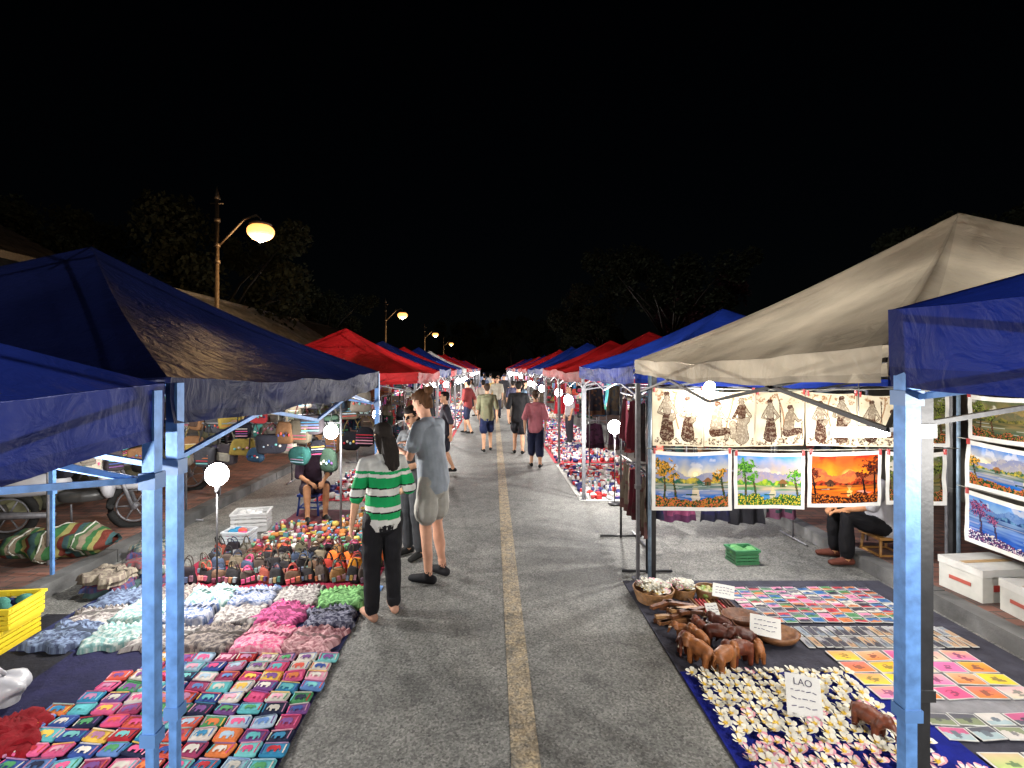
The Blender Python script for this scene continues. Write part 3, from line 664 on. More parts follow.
bp_=[S(38,38,46),S(55,50,54),S(120,36,40),S(150,145,132),S(38,60,80),S(98,70,48),S(38,80,76),S(68,40,60),S(130,112,55),S(18,18,24),S(105,98,90),S(28,28,34),S(55,55,60),S(40,56,46),S(150,52,52),S(24,24,30),S(85,78,66)]
rack(-3.85,6.05,-1.85,6.12,1.68,'bags','hanging_bag_rack',pal=bp_,zr=[1.7,1.38],dense=1.15,bs=1.1)
rack(-4.1,7.5,-1.7,7.5,1.85,'bags','hanging_bag_rack',pal=bp_,zr=[1.85,1.35],dense=1.2,bs=1.2)
rack(-4.35,4.9,-4.1,6.7,1.9,'bags','hanging_bag_rack',pal=bp_,zr=[1.9,1.4])
rack(-3.6,9.0,-1.6,9.1,1.85,'bags','hanging_bag_rack',pal=bp_,zr=[1.85,1.3])
rack(-1.75,7.9,-1.7,9.8,1.6,'bags','hanging_bag_rack',pal=bp_,zr=[1.6,1.05],dense=1.3)
rack(1.55,5.0,1.56,6.05,1.75,'cloths','scarf_rack',pal=[S(35,30,32),S(60,40,40),S(30,40,60),S(90,80,70),S(70,20,30)],frame=BK,zr=[1.75,1.0],hm=.62)
rack(1.75,5.95,3.6,5.98,.82,'cloths','hanging_skirt_rack',pal=[S(30,30,60),S(110,40,50),S(40,60,60),S(60,30,70),S(35,35,40),S(120,60,90)],zr=[.82],hm=.62)
rack(4.2,5.6,4.25,7.5,1.8,'clothes','clothes_rack',pal=bp_)
rack(2.0,7.75,3.6,7.8,1.75,'bags','hanging_bag_rack',pal=bp_+PAL[:5],zr=[1.75,1.2])
rack(1.95,10.0,3.4,10.0,1.75,'cloths','hanging_goods_rack',pal=bp_+PAL[:5],zr=[1.75,1.0],hm=.6)
yy=7.7; i=0
while yy<50:
    far=yy>20; st=.115 if not far else .2
    for sgn in (-1,1):
        xe=1.2 if sgn<0 else 1.4
        c=random.choice([S(160,40,45),S(190,190,185),S(40,55,110),S(170,60,70)])
        b=MB(); xa,xb=(-xe-1.5,-xe) if sgn<0 else (xe,xe+1.5)
        b.box(((xa+xb)/2,yy+1.4,.006),(1.6,2.8,.008),c,M_fab)
        pl=random.choice([None,[S(200,195,190),S(170,50,50),S(210,210,210),S(60,60,110)],[S(205,200,195),S(170,160,140),S(110,60,45)]])
        trinkets(b,xa+.06,xb-.05,yy+.1,yy+2.7,st,pl,hmax=.09 if not far else .16); b.build('souvenir_display')
        if yy>10:
            rack(sgn*2.9,yy,sgn*2.9,yy+2.8,1.85,'clothes' if not far else 'cloths','clothes_rack',pal=None)
            rack(sgn*(xe+.75),yy+2.75,sgn*(xe+1.7),yy+2.75,1.8,'bags' if i%2 else 'cloths','hanging_goods_rack',pal=bp_+PAL[:4],zr=[1.8] if far else [1.8,1.2])
        elif sgn>0: rack(3.0,yy,3.1,yy+2.8,1.8,'clothes','clothes_rack')
    yy+=3.06; i+=1

# ---------------- paintings
def fbm(u,v,s,k=0): return noise.fractal(Vector((u*s,v*s,k)),1,2,4)
def capd(px,py,s):
    ax,ay,bx,by,r0,r1=s; dx,dy=bx-ax,by-ay; l=dx*dx+dy*dy
    t=0 if l<1e-9 else max(0,min(1,((px-ax)*dx+(py-ay)*dy)/l))
    return math.hypot(px-ax-dx*t,py-ay-dy*t)-(r0+(r1-r0)*t)
_sc={}
def sepia_strokes(sd,asp):
    if sd in _sc: return _sc[sd]
    rng=random.Random(int(sd*10)); L=[]
    def stand(c,k,b0):
        L.extend([(c,b0+.64*k,c,b0+.65*k,.045*k,.048*k),(c-.01,b0+.7*k,c+.01,b0+.71*k,.045*k,.035*k),(c,b0+.56*k,c,b0+.38*k,.08*k,.062*k),(c,b0+.36*k,c,b0+.05*k,.07*k,.12*k),
          (c-.07*k,b0+.53*k,c-.14*k,b0+.4*k,.03*k,.024*k),(c-.14*k,b0+.4*k,c-.03*k,b0+.36*k,.022*k,.018*k),(c+.07*k,b0+.53*k,c+.15*k,b0+.41*k,.03*k,.024*k),(c+.15*k,b0+.41*k,c+.06*k,b0+.32*k,.02*k,.018*k)])
        if rng.random()<.6: L.append((c+.03*k,b0+.3*k,c+.08*k,b0+.34*k,.07*k,.06*k))
        else: L.append((c+.2*k,b0+.02*k,c+.17*k,b0+.72*k,.01,.01))
    def sit(c,k,b0):
        a=rng.choice((-1,1))
        L.extend([(c,b0+.5*k,c+a*.01,b0+.51*k,.05*k,.05*k),(c-a*.02,b0+.56*k,c,b0+.57*k,.05*k,.035*k),(c-a*.01,b0+.41*k,c-a*.04,b0+.2*k,.08*k,.1*k),(c-a*.08,b0+.1*k,c+a*.16,b0+.12*k,.08*k,.06*k),
          (c+a*.17,b0+.12*k,c+a*.14,b0-.0*k,.035*k,.03*k),(c+a*.05,b0+.4*k,c+a*.14,b0+.3*k,.035*k,.026*k),(c+a*.14,b0+.3*k,c+a*.2,b0+.32*k,.02*k,.018*k),(c+a*.25,b0+.24*k,c+a*.26,b0+.04*k,.055*k,.05*k)])
    for x in (asp*.28,asp*.72): (stand if rng.random()<.5 else sit)(x+rng.uniform(-.02,.02),rng.uniform(.95,1.15),rng.uniform(.1,.16))
    _sc[sd]=L; return L
KP=dict(
 lake=(S(50,120,200),S(235,215,150),S(80,105,170),S(30,85,65),S(190,170,60),S(25,95,175),S(15,60,35),S(205,145,45),S(200,80,60)),
 tropic=(S(60,140,215),S(250,195,60),S(110,130,190),S(50,130,50),S(170,190,50),S(50,135,195),S(20,75,35),S(100,165,45),S(230,190,60)),
 sunset=(S(160,22,12),S(250,155,30),S(120,40,50),S(55,18,12),S(170,55,20),S(190,60,15),S(22,8,8),S(105,35,12),S(200,110,30)),
 river=(S(60,125,205),S(165,200,225),S(50,95,175),S(25,60,120),S(100,150,190),S(25,80,175),S(15,40,90),S(170,90,130),S(220,225,230)),
 field=(S(80,140,170),S(230,190,120),S(90,110,130),S(60,100,50),S(200,150,50),S(90,140,160),S(40,65,30),S(190,90,50),S(210,160,60)),
 dark=(S(60,80,55),S(150,120,70),S(60,75,60),S(40,55,30),S(120,110,50),S(60,80,60),S(20,30,15),S(110,120,50),S(180,80,60)))
def paintcol(kind,u,v,sd,asp):
    n=fbm(u*asp,v,4,sd); n2=fbm(u*asp,v,14,sd+5); n3=fbm(u*asp,v,40,sd+9)
    if kind=='sepia':
        base=mix(S(222,212,188),S(200,186,158),.4+n*.8); br=S(66,36,22); lt=S(150,105,68); x=u*asp
        c=base
        if v<.15 and n2>-.1+v: c=mix(br,base,.35+n3)
        if v>.78 and n2+.1*n>.2: c=mix(lt,base,.25+n3)
        if abs(x-asp*.5-.06*math.sin(v*5+sd))<.014 and v>.3: c=mix(lt,base,.15)
        dm=9
        for j,s_ in enumerate(sepia_strokes(sd,asp)):
            q=capd(x,v,s_)+n2*.006
            if q<dm: dm=q; jj=j
        if dm<0:
            t=[.3,-.1,.3,.0,.42,.42,.42,.42,.3][jj%9]
            c=mix(br,base,t+(.25 if n3+math.sin(v*60+x*20)*.15>.2 else 0))
            if -dm<.009: c=br
        return c
    sk1,sk0,mo,h1,h2,wa,ld,lh,fl=KP[kind]; x=u*asp
    hor={'lake':.46,'tropic':.42,'sunset':.4,'river':.6,'field':.5,'dark':.45}[kind]
    sunx=.55*asp; 
    if v>hor:
        t=(v-hor)/(1-hor); c=mix(sk0,sk1,t*1.15+.25*n)
        if n>.15 and t>.25: c=mix(c,(.8,.75,.68) if kind!='sunset' else S(230,90,30),min(.5,(n-.15)*2.5))
        if kind in('sunset','tropic','lake'):
            d=math.hypot(x-sunx,v-hor-.16)
            c=mix(c,S(255,230,130),max(0,.7-d*5)); 
            if d<.04: c=S(255,245,190)
        m1=hor+.2+.22*noise.noise(Vector((x*2.5,sd,0)))+.05*n2*.5
        if v<m1: c=mix(mo,sk0,.15+.35*(1 if n2>.05 else 0)*t+ (m1-v)*.8)
        m2=hor+.07+.08*noise.noise(Vector((x*6,sd+4,0)))+.03*n2
        if v<m2: c=mix(h1,h2,.3+n2*1.3+(v-hor)*2)
    else:
        t=(hor-v)/hor; st=noise.noise(Vector((x*2.5,v*26,sd)))
        c=mix(mix(sk0,wa,.45),wa,t*1.8+st*.6)
        if kind in('sunset','tropic','lake') and abs(x-sunx)<.03+.05*t+st*.05: c=mix(c,S(255,225,140),.5)
        if t<.22: c=mix(c,h1,.55+st)
        if st>.36: c=mix(c,(.75,.75,.72),.3)
        if kind in('field',): c=mix(mix(h1,h2,.6+n2),c,.25 if math.sin(v*70+n*4)>.2 else .7)
    sdx=1 if int(sd*10)%2 else -1
    for k,(tc_,tr_,ty) in enumerate(((.13,.2,.72),(.27,.11,.56),(.9,.13,.6))):
        tc_=tc_ if sdx>0 else 1-tc_; tcx=tc_*asp
        bend=.05*math.sin(v*4+k)
        if abs(x-tcx-bend)<.011+.012*(1-v) and .1<v<ty: c=mix(ld,S(110,70,45),.3+n3) if kind!='sunset' else ld
        cx=tcx+.05*math.sin(ty*4+k)
        e=1-((x-cx)/tr_)**2-((v-ty)/(tr_*.75))**2
        if e+n2*1.5+n3*.8>.25 and e>-.8: c=mix(ld,lh,.3+n3*1.8+.4*e*(v-ty+.1)/tr_)
    gl=.2+.08*noise.noise(Vector((x*4,sd,7)))+.16*abs(u-.5)+.04*n2
    if v<gl:
        c=mix(ld,lh,.3+n3*1.5+n2*.6)
        if n3>.2: c=mix(c,fl,.8)
    if kind in('tropic','sunset','lake','field'):
        hx=.7*asp if sdx>0 else .3*asp; yb=hor-.03
        if abs(x-hx)<.055 and yb<v<yb+.075: c=mix(ld,S(120,80,50),.5 if abs(x-hx)>.015 else 0)
        if yb+.06<v<yb+.14 and abs(x-hx)<.1*(yb+.15-v)/.09: c=mix(ld,S(165,100,60),.6 if kind!='sunset' else .1)
        if abs(v-hor*.6+.12*(x-.5*asp)**2)<.012 and abs(x-.5*asp)<.09: c=ld
    return c
def painting(P,Q,z0,z1,kind,sd,border=.035,res=100,name='landscape_painting',cream=False):
    P=Vector((*P,0));Q=Vector((*Q,0)); w=(Q-P).length; asp=w/(z1-z0); d=(Q-P)/w; nn=Vector((d.y,-d.x,0))
    ny=int(res/asp); b=MB()
    bc=S(195,184,160) if cream else (.6,.6,.58)
    def fn(u,v):
        p=P+d*u*w; z=z0+(z1-z0)*v; off=.014*math.sin(u*5+sd)*(1-v)+.014*noise.noise(Vector((u*3,v*3,sd)))
        return p+nn*off+Vector((0,0,z-.014*4*u*(1-u)*v+.008*math.sin(u*3+sd)))
    bu=border/w; bv=border/(z1-z0)
    def cf(u,v):
        if u<bu or u>1-bu or v<bv or v>1-bv: return bc
        c=paintcol(kind,u,v,sd,asp); return tuple(min(.75,q*.8) for q in c)
    b.grid(fn,res,ny,cf,M_paint)
    def fb(u,v): return Vector(fn(u,v))-nn*.004
    b.grid(fb,6,6,(.55,.52,.45),M_paint)
    for t in(.03,.97):
        p=P+d*t*w; b.box((p.x+nn.x*.01,p.y+nn.y*.01,z1-.005),(.014,.02,.05),S(170,60,60),M_pla)
    return b.build(name)
Yp=4.6
xs=[1.47,1.95,2.42,2.88,3.36,3.82]
for i in range(5): painting((xs[i]+.004,Yp),(xs[i+1]-.004,Yp),1.33,1.86-.012*i,'sepia',1.3+i*2.1,border=.012,name='ink_drawing',cream=True,res=120)
painting((1.46,Yp-.03),(2.19,Yp-.03),.75,1.30,'lake',3.3,res=130); painting((2.21,Yp-.03),(2.86,Yp-.03),.76,1.28,'tropic',7.1,res=120); painting((2.89,Yp-.03),(3.56,Yp-.03),.78,1.29,'sunset',5.2,res=120)
painting((3.6,Yp-.03),(4.15,Yp-.03),.8,1.29,'dark',9.2,res=90)
painting((3.86,Yp),(4.2,Yp),1.33,1.84,'dark',2.2,res=70)
painting((4.28,4.5),(4.28,3.75),1.42,1.82,'dark',4.1); painting((4.28,3.73),(4.28,3.0),1.42,1.82,'dark',6.1)
painting((4.27,4.5),(4.27,3.6),.98,1.4,'lake',8.4,res=120); painting((4.27,3.58),(4.27,2.8),.98,1.4,'tropic',1.4)
painting((4.26,4.5),(4.26,3.6),.5,.96,'river',2.9,res=120); painting((4.26,3.58),(4.26,2.8),.5,.96,'lake',6.6)
b=MB()
for z in (1.865,1.31):
    b.tube([(1.43,Yp+.012,z),(2.8,Yp+.012,z-.02),(4.3,Yp+.012,z)],.005,S(150,150,140),M_fab,5)
for z in (1.83,1.41,.97): b.tube([(4.3,4.62,z),(4.3,2.7,z)],.005,S(150,150,140),M_fab,5)
b.tube([(1.46,Yp+.03,0),(1.46,Yp+.03,2.0)],.016,S(120,140,160),M_met,8); b.tube([(4.32,Yp+.03,0),(4.32,Yp+.03,2.0)],.016,S(120,140,160),M_met,8)
b.build('painting_line')
# ---------------- right foreground goods
b=MB(); b.box((2.48,3.2,.006),(2.45,3.2,.008),S(60,60,70),M_fab); b.box((1.9,2.6,.0135),(1.28,1.5,.005),S(20,30,120),M_fab); b.box((2.9,3.3,.0135),(.7,1.0,.005),S(130,130,135),M_fab); b.build('ground_cloth')
def flower(b,x,y,z,r,pink,rz):
    W=(.68,.67,.6); Yl=S(225,190,80); Pk=S(205,110,140)
    tl=U(-.3,.3); M=TR(x,y,z,rz,tl,U(-.3,.3))
    for k in range(5):
        a=k*2*math.pi/5; ca,sa=math.cos(a),math.sin(a)
        def q(rr,t,zz): return (rr*ca-t*sa,rr*sa+t*ca,zz)
        vs=[q(.06*r,0,.012),q(.34*r,-.26*r,.013),q(.34*r,.26*r,.02),q(.7*r,-.46*r,.019),q(.7*r,.42*r,.03),q(.98*r,-.26*r,.026),q(1.0*r,.22*r,.03)]
        b.add(vs,[(0,1,2),(1,3,4,2),(3,5,6,4)],[Yl,mix(W,Pk if pink else Yl,.12),(mix(Pk,W,.25) if pink else W)],M_fab,True,M)
    b.sup((0,0,.013),(.15*r,.15*r,.007),Yl,M_fab,nu=8,nv=4,M=M)
b=MB(); yy=1.95
while yy<3.32:
    xx=1.32+U(0,.02)
    while xx<(2.35 if yy>2.55 else 2.5):
        if R()<.97: flower(b,xx+U(-.012,.012),yy+U(-.012,.012),.02+U(0,.008),U(.038,.045),(yy<2.66 and R()<.75) or R()<.06,U(0,6))
        xx+=.073
    yy+=.068
b.build('frangipani_flower_clips')
def cards(name,x0,x1,y0,y1,w,h,pal,sk=0,gap=.012,lift=.02,style=0):
    b=MB(); y=y0
    while y+h<y1+.01:
        x=x0
        while x+w<x1+.01:
            M=TR(x+w/2+sk*(y-y0),y+h/2,lift+U(0,.006),U(-.1,.1)); c=random.choice(pal)
            b.box((0,0,.002),(w,h,.004),(.58,.58,.56),M_pla,M=M)
            sd=U(0,99); c2=random.choice(pal); c3=mix(c,(.02,.02,.05),.7); hz=U(.3,.6)
            def cf(u,v): 
                n=noise.noise(Vector((u*3,0,sd))); e=((u-.5)/.2)**2+((v-.45)/.28)**2
                if style==1: return c3 if e+noise.noise(Vector((u*7,v*7,sd)))*1.6<.7 else mix(c,c2,v*.5)
                if e+n*1.5<.5: return c3
                return c2 if v>hz+n*.3 else c
            b.grid(lambda u,v:((u-.5)*w*.9,(v-.5)*h*.9,.0052),12,12,cf,M_pla,False,M)
            x+=w+gap
        y+=h+gap
    return b.build(name)
cards('postcards',2.12,3.55,3.98,4.62,.1,.07,[S(50,95,145),S(175,105,60),S(165,50,60),S(185,180,170),S(50,50,60),S(70,120,80),S(190,120,150),S(100,100,110)])
cards('bookmarks',2.3,3.55,3.62,3.95,.05,.14,[S(150,150,155),S(70,70,80),S(120,130,140),S(170,140,110)])
cards('paper_prints',2.38,3.55,3.06,3.58,.19,.12,[S(230,85,130),S(230,195,45),S(225,125,50),S(225,110,165),S(205,200,175)],style=1)
cards('paper_prints',2.5,3.5,2.72,3.02,.15,.1,[S(150,170,175),S(120,130,100),S(190,185,180),S(180,85,125),S(80,80,90)])
cards('paper_prints',2.55,3.5,2.1,2.68,.22,.17,[S(200,195,185),S(225,200,70),S(150,195,100),S(220,125,155),S(130,165,195)],style=1)
# elephants
s=Soup()
s.limb([(0,-.045,.085),(0,.0,.09),(0,.04,.088)],[.034,.04,.034],'w',[.036,.042,.036])
s.ell((0,.075,.108),(.026,.028,.03),'w')
s.limb([(0,.095,.1),(0,.115,.075),(0,.12,.045),(0,.13,.03)],[.016,.012,.009,.007],'w')
for a in(-1,1):
    s.limb([(a*.026,.068,.115),(a*.038,.055,.085)],[.02,.014],'w',[.006,.005],side=(0,1,0))
    for yy in(-.05,.038): s.limb([(a*.022,yy,.08),(a*.023,yy,.012)],[.018,.014],'w')
    s.limb([(a*.014,.098,.088),(a*.018,.125,.08)],[.0045,.003],'t',n=6)
s.limb([(0,-.08,.1),(0,-.092,.05)],[.006,.004],'w')
els=[]
for c in (S(105,50,28),S(145,88,45),S(75,32,18)):
    els.append(s.mesh('elephant_carving',.0045,M_wood,lambda l,p,c=c:(.6,.55,.42) if l=='t' else c,2))
for (x,y,r,sc,k) in [(1.42,3.42,30,1.35,1),(1.56,3.36,-60,1.3,1),(1.7,3.44,100,1.3,0),(1.5,3.62,20,1.1,1),(1.66,3.66,-120,1.25,2),(1.8,3.62,70,1.25,2),(1.38,3.6,150,1.05,0),(1.86,3.48,-20,.9,1),(2.1,2.78,200,1.2,0),(1.75,3.82,40,1.1,2),(1.58,3.78,10,1.0,0),(1.44,3.75,60,.9,1)]:
    o=bpy.data.objects.new('elephant_carving',els[k]); COL.objects.link(o); o.location=(x,y,.014); o.rotation_euler=(0,0,math.radians(r)); o.scale=(sc,)*3
def basket(x,y,r,h,col,fill):
    b=MB(); n=24
    for j in range(9):
        z=.015+h*j/8; rr=r*(.8+.2*j/8); b.tube([(x+rr*math.cos(t)*(1+.01*(i%2)),y+rr*math.sin(t)*(1+.01*(i%2)),z) for i,t in enumerate([2*math.pi*q/n for q in range(n)])],h/14,col,M_wood,6,True)
    b.sup((x,y,.02),(r*.8,r*.8,.012),col,M_wood,nu=20,nv=4)
    for i in range(60):
        a=U(0,6.28);q=r*.85*math.sqrt(R()); 
        if fill=='fl': flower(b,x+q*math.cos(a),y+q*math.sin(a),h+.01+.03*(1-q/r),.035,R()<.1,U(0,6))
        elif i<30: b.sup((x+q*math.cos(a),y+q*math.sin(a),h*.8),(.03,.03,.025),random.choice(fill),M_wood,nu=8,nv=5)
    b.build('woven_basket')
basket(1.42,4.4,.17,.1,S(140,100,60),'fl'); basket(1.7,4.48,.12,.08,S(140,100,60),'fl')
basket(1.9,4.4,.1,.1,S(120,85,50),[S(180,170,110),S(120,140,60)])
b=MB(); wc=[S(130,88,55),S(100,60,35),S(165,125,82),S(80,48,30)]
for i in range(20): b.box((1.5+U(-.12,.12),4.03+U(-.1,.1),.03+(i%4)*.028),(.24,.035,.024),random.choice(wc),M_wood,U(-.6,.6))
for i in range(12): b.tube([(1.72+i*.03,4.1+U(-.02,.02),.03),(1.69+i*.03,4.3,.06)],[.014,.01],random.choice(wc+[S(170,60,60),S(200,175,110)]),M_wood,8)
b.build('wooden_utensils')
b=MB()
for (x,y,r) in ((1.98,3.98,.12),(2.12,3.72,.13),(1.98,3.85,.1)):
    n=28; z=.014
    prof=[(r*.5,0),(r*.85,.03),(r,.075),(r*.93,.075),(r*.8,.04),(r*.02,.02)]
    vs=[(x+q*math.cos(2*math.pi*i/n)*1.25,y+q*math.sin(2*math.pi*i/n),z+h) for q,h in prof for i in range(n)]
    fs=[(j*n+i,j*n+(i+1)%n,(j+1)*n+(i+1)%n,(j+1)*n+i) for j in range(len(prof)-1) for i in range(n)]
    b.add(vs,fs,random.choice(wc[:2]),M_wood,True)
b.build('wooden_bowls')
def price_card(x,y,z,w,h,rz,tilt,txt=None,lines=3):
    b=MB(); M=TR(x,y,z,rz,tilt)
    b.box((0,0,0),(w,h,.003),(.62,.62,.6),M_paint,M=M)
    for i in range(lines):
        yy=h*(.12-.18*i) if txt else h*(.25-.22*i); xx=-w*.36
        while xx<w*.34:
            l=U(.012,.03); b.box((xx+l/2,yy+U(-.003,.003),.0026),(l,.004,.001),(.05,.05,.12),M_paint,U(-.3,.3),M=M); xx+=l+.008
    b.tube([M@Vector((0,h*.3,-.003)),M@Vector((0,h*.3,-.003))+Vector((0,.05,-max(.02,(M@Vector((0,h*.3,0))).z-.015)))],.003,S(150,100,60),M_wood,5)
    o=b.build('price_card')
    if txt:
        cu=bpy.data.curves.new('t','FONT'); cu.body=txt; cu.size=.05; cu.align_x='CENTER'; t=bpy.data.objects.new('t',cu); COL.objects.link(t)
        me=bpy.data.meshes.new_from_object(t.evaluated_get(bpy.context.evaluated_depsgraph_get())); bpy.data.objects.remove(t)
        k,nt,bb=newmat('marker_ink'); bb.inputs['Base Color'].default_value=(.02,.02,.06,1); me.materials.clear(); me.materials.append(k)
        tx=bpy.data.objects.new('lettering',me); COL.objects.link(tx); tx.matrix_world=M@Matrix.Translation((0,h*.25,.004)); tx.parent=o
price_card(1.82,2.92,.13,.18,.22,-.4,1.0,'LAO')
price_card(2.0,3.66,.16,.2,.15,-.5,.7); price_card(1.98,4.28,.14,.17,.12,-.5,.7); price_card(1.74,3.95,.14,.1,.1,.1,.9)
def carton(x,y,z,w,d,h,rz):
    b=MB(); M=TR(x,y,z,rz); b.box((0,0,h/2),(w,d,h),(.45,.45,.42),M_pla,M=M); b.box((0,0,h-.02),(w+.012,d+.012,.06),(.5,.5,.48),M_pla,M=M)
    b.box((-.05,-d/2-.003,h*.45),(w*.4,.004,h*.2),S(170,60,55),M_pla,M=M); b.box((w*.28,-d/2-.003,h*.5),(w*.2,.004,h*.36),S(60,130,80),M_pla,M=M)
    b.box((-w/2-.003,0,h*.45),(.004,d*.5,h*.12),S(160,80,70),M_pla,M=M); b.box((0,0,h+.012),(w*.9,.05,.003),S(170,140,100),M_pla,M=M); b.build('carton_box')
carton(4.25,4.3,.12,.5,.36,.26,.1); carton(4.3,3.8,.12,.5,.36,.24,-.1)
crate(2.65,5.3,.0,.26,.2,.14,S(60,120,80),.1,fill=[S(90,140,90)])
# ---------------- scooter
def scooter(x,y,z,rz):
    b=MB(); M=TR(x,y,z,rz)
    def wheel(cx,r):
        b.tube([M@Vector((cx+r*math.cos(t),0,r+r*math.sin(t)+.0)) for t in [2*math.pi*k/24 for k in range(24)]],.045,(.02,.02,.02),M_fab,8,True)
        b.tube([M@Vector((cx+r*.75*math.cos(t),0,r+r*.75*math.sin(t))) for t in [2*math.pi*k/24 for k in range(24)]],.012,GR,M_met,6,True)
        b.tube([M@Vector((cx,-.05,r)),M@Vector((cx,.05,r))],.04,GR,M_met,10)
        for k in range(6):
            t=k*math.pi/3; b.tube([M@Vector((cx,0,r)),M@Vector((cx+r*.75*math.cos(t),0,r+r*.75*math.sin(t)))],.01,GR,M_met,5)
    wheel(-.6,.25); wheel(.62,.25); W=S(165,165,170)
    b.sup((-.42,0,.6),(.42,.13,.15),W,M_pla,e1=.8,M=M); b.sup((-.3,0,.77),(.4,.13,.06),(.02,.02,.02),M_fab,e1=.6,M=M)
    b.sup((.1,0,.42),(.25,.14,.07),(.05,.05,.05),M_pla,e1=.5,M=M); b.sup((.42,0,.62),(.08,.2,.3),W,M_pla,e1=.7,M=M@TR(0,0,0,0,0,-.12))
    b.sup((.62,0,.5),(.22,.07,.05),W,M_pla,M=M); b.tube([M@Vector((.62,.07,.25)),M@Vector((.46,.07,.7)),M@Vector((.4,0,.98))],.022,GR,M_met,8); b.tube([M@Vector((.62,-.07,.25)),M@Vector((.46,-.07,.7))],.022,GR,M_met,8)
    b.sup((.42,0,1.0),(.12,.12,.09),W,M_pla,M=M); b.sup((.52,0,1.0),(.04,.07,.05),(.7,.7,.7),M_pla,M=M)
    b.tube([M@Vector((.3,-.34,1.04)),M@Vector((.4,-.1,1.02)),M@Vector((.4,.1,1.02)),M@Vector((.3,.34,1.04))],.017,(.02,.02,.02),M_met,8)
    for s_ in(-1,1): b.tube([M@Vector((.36,s_*.22,1.03)),M@Vector((.38,s_*.28,1.22))],.006,GR,M_met,5); b.sup((.38,s_*.29,1.25),(.015,.06,.04),(.03,.03,.03),M_pla,M=M)
    b.sup((-.85,0,.62),(.04,.07,.04),S(160,20,20),M_pla,M=M); b.tube([M@Vector((-.1,-.15,.25)),M@Vector((-.8,-.17,.3))],[.03,.05],GR,M_met,8); b.tube([M@Vector((-.05,.1,.3)),M@Vector((-.1,.25,0))],.012,GR,M_met,6)
    b.build('motor_scooter')
scooter(-4.95,5.9,.12,.35); scooter(-5.3,7.6,.12,.5)
# ---------------- walls, houses
b=MB(); yy=-4.
while yy<40:
    for j in range(3):
        l=U(.3,.5); b.sup((-6.2+U(-.02,.02),yy+j*.13,.12+.13+j*.22),(.17,.27,.13),S(*(U(75,120),)*2,U(70,105)),M_stone,e1=.4,e2=.4,nu=12,nv=6,nz=.15)
    yy+=.5
b.box((-6.2,18,.8),(.42,44,.08),S(100,95,88),M_stone); b.build('stone_wall')
def house(x0,x1,y0,y1,h,pk,wall,roof,side):
    b=MB(); xf=x1 if side<0 else x0; s=1 if side<0 else -1
    b.box(((x0+x1)/2,(y0+y1)/2,h/2),(x1-x0,y1-y0,h),wall,M_stone)
    n=max(1,int((y1-y0)/2.6)); st=(y1-y0)/n
    for i in range(n):
        yc=y0+st*(i+.5)
        for z0,z1,w in ((.3,2.3,1.1),(h*.6,h*.85,.9)) if h>4 else ((.3,2.2,1.1),):
            b.box((xf+s*.02,yc,(z0+z1)/2),(.06,w+.2,z1-z0+.2),S(110,100,90),M_stone)
            for q in(-1,1): b.box((xf+s*.055,yc+q*w*.25,(z0+z1)/2),(.04,w*.46,z1-z0),S(60,38,25),M_wood)
            for k in range(7): b.box((xf+s*.08,yc,z0+(z1-z0)*(k+.5)/7),(.012,w*.9,.02),S(80,52,35),M_wood)
    ov=.7; xm=(x0+x1)/2
    for q in(-1,1):
        xe=x0-ov if q<0 else x1+ov
        def fn(u,v): 
            return (xe+(xm-xe)*v,y0-ov+(y1-y0+2*ov)*u,h-.15+(pk-h+.15)*v+.02*math.sin(u*(y1-y0)*28)+(.0 if (v*12)%1<.5 else .02))
        b.grid(fn,60,24,roof,M_stone,False)
        b.grid(lambda u,v:Vector(fn(u,v))-Vector((0,0,.1)),4,4,S(60,40,30),M_wood,False)
        b.box((xe,(y0+y1)/2,h-.2),(.04,y1-y0+2*ov,.16),S(80,75,70),M_wood)
    for ye in (y0,y1): b.add([(x0,ye,h),(x1,ye,h),(xm,ye,pk-.15)],[(0,1,2)],wall,M_stone)
    b.tube([(xm,y0-ov,pk),(xm,y1+ov,pk)],.09,roof,M_stone,8)
    b.build('house')
house(-17,-10.8,6.5,12,4.6,6.4,S(65,62,56),S(50,46,44),-1)
house(-10.5,-7.2,13.5,22,2.9,4.2,S(120,118,108),S(150,148,144),-1)
house(-14,-9.5,28,42,3.2,5,S(60,58,54),S(34,31,30),-1)
b=MB(); b.box((6.95,20,1.1),(.25,48,2.2),S(85,82,76),M_stone); b.box((6.95,20,2.24),(.38,48,.08),S(90,88,80),M_stone)
for i in range(16): b.box((6.95,-3+i*3.1,1.25),(.36,.36,2.5),S(90,88,80),M_stone)
b.build('boundary_wall')
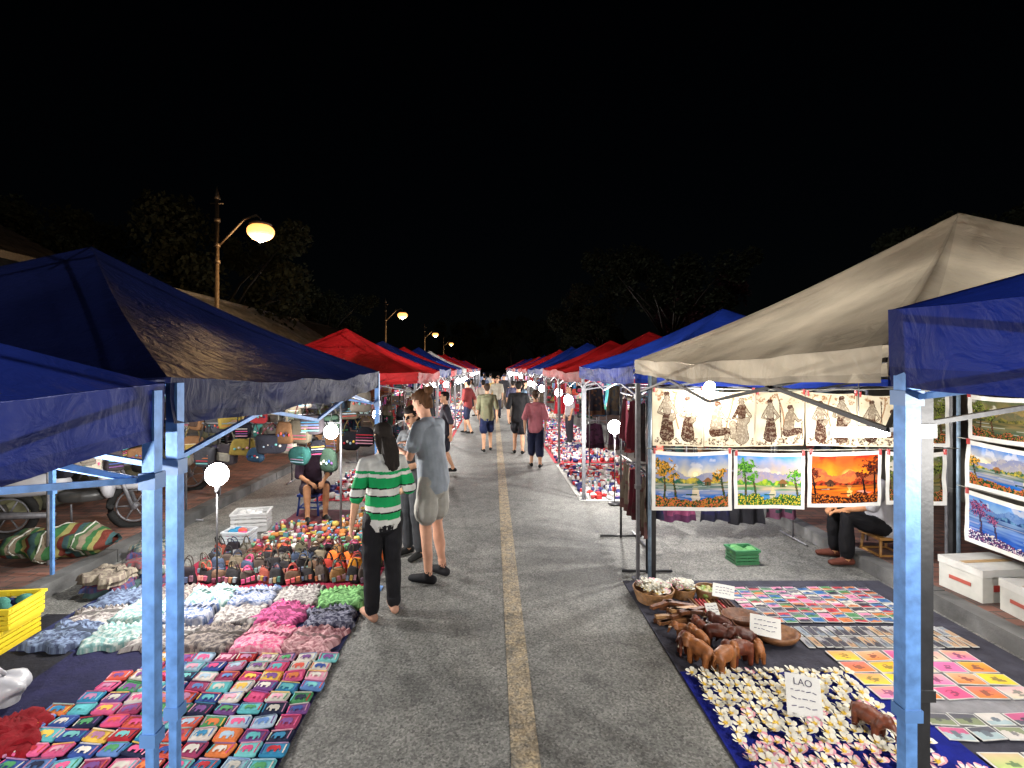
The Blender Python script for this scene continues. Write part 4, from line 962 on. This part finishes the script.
# ---------------- trees
def tree(name,seed,h,rad,nl,col):
    rng=random.Random(seed); b=MB(); br=S(30,26,22)
    def r(a,c): return rng.uniform(a,c)
    top=Vector((r(-.3,.3),r(-.3,.3),h*.55)); b.tube([(0,0,0),(.08,.05,h*.2),top*.7,top],[.28,.2,.15,.1],br,M_wood,9)
    cl=[]
    for i in range(13):
        a=r(0,6.28); rr=r(.3,1)*rad; e=Vector((rr*math.cos(a),rr*math.sin(a),h*r(.5,1.0)))
        s0=top*r(.5,1); mid=s0.lerp(e,.5)+Vector((0,0,r(0,.5))); b.tube([s0,mid,e],[.08,.05,.02],br,M_wood,6); cl.append((e,r(.55,1.25)*rad*.33)); 
        for _ in range(2): cl.append((e+Vector((r(-1,1),r(-1,1),r(-.6,.8)))*rad*.3,r(.3,.8)*rad*.3))
    vs=[];fs=[];cs=[]
    for i in range(nl):
        c,cr=cl[rng.randrange(len(cl))]; d=Vector((rng.gauss(0,1),rng.gauss(0,1),rng.gauss(0,.8))); d.normalize(); p=c+d*cr*(r(.3,1)**.5)
        sz=r(.07,.16); u=Vector((r(-1,1),r(-1,1),r(-1,1))).normalized(); w=u.orthogonal().normalized()
        o=len(vs); vs+= [p-u*sz,p+w*sz*.5,p+u*sz,p-w*sz*.5]; fs.append((o,o+1,o+2,o+3)); q=r(.5,1.5); cs.append(tuple(x*q for x in col))
    b.add(vs,fs,cs,M_leaf); return b.build(name)
t1=tree('tree',1,7.0,3.0,11000,(.024,.027,.016)); t1.location=(-10.5,19,0)
t2=tree('tree',2,7.6,3.4,12000,(.045,.055,.038)); t2.location=(9.2,26,0)
t3=tree('tree',3,7,2.6,10000,(.085,.04,.05)); t3.location=(11.6,28,0)
for (src,x,y,s_,rz) in ((t1,-13,17,1.0,2),(t2,-13,38,1.0,1),(t1,8.5,40,1.1,4),(t2,3.5,85,1.2,3),(t1,-6,88,1.3,5),(t2,22,22,1.1,5),(t1,10,55,1.2,1),(t2,-20,20,1.0,3),(t1,-3,95,1.4,2),(t2,8,95,1.4,0)):
    o=bpy.data.objects.new('tree',src.data); COL.objects.link(o); o.location=(x,y,0); o.scale=(s_,)*3; o.rotation_euler=(0,0,rz)
b=MB()
for sgn,xx in ((-1,-1.6),(1,1.9)):
    pts=[]
    for i in range(70):
        y=5+i*.75; pts.append((xx,y,1.9-.06*math.sin((i%4)/4*math.pi)))
    b.tube(pts,.005,BK,M_pla,5)
b.build('power_cable')

# ---------------- world, sun, camera
w=bpy.data.worlds.new('World'); scene.world=w; w.use_nodes=True; nt=w.node_tree
sky=nt.nodes.new('ShaderNodeTexSky'); sky.sky_type='NISHITA'; sky.sun_disc=False; sky.sun_elevation=math.radians(35); sky.sun_rotation=math.radians(200)
bg=nt.nodes['Background']; nt.links.new(sky.outputs[0],bg.inputs[0]); bg.inputs[1].default_value=.0002
l=bpy.data.lights.new('canopy_fill','SUN'); l.energy=.085; l.angle=math.radians(15); l.color=(1,.95,.88)  # weak sun lamp added to light the canopy tops, not a known source
o=bpy.data.objects.new('canopy_fill_light',l); COL.objects.link(o); o.rotation_euler=(math.radians(50),0,math.radians(-20))
cam=bpy.data.cameras.new('Camera'); co=bpy.data.objects.new('Camera',cam); COL.objects.link(co)
co.location=(0,0,2.05); co.rotation_euler=(math.pi/2,0,0); cam.sensor_width=36; cam.lens=500/1024*36; cam.shift_x=20/1024; cam.shift_y=-16/1024; cam.clip_start=.05; cam.clip_end=2000
scene.camera=co
scene.view_settings.view_transform='Standard'; scene.view_settings.look='None'; scene.view_settings.exposure=0
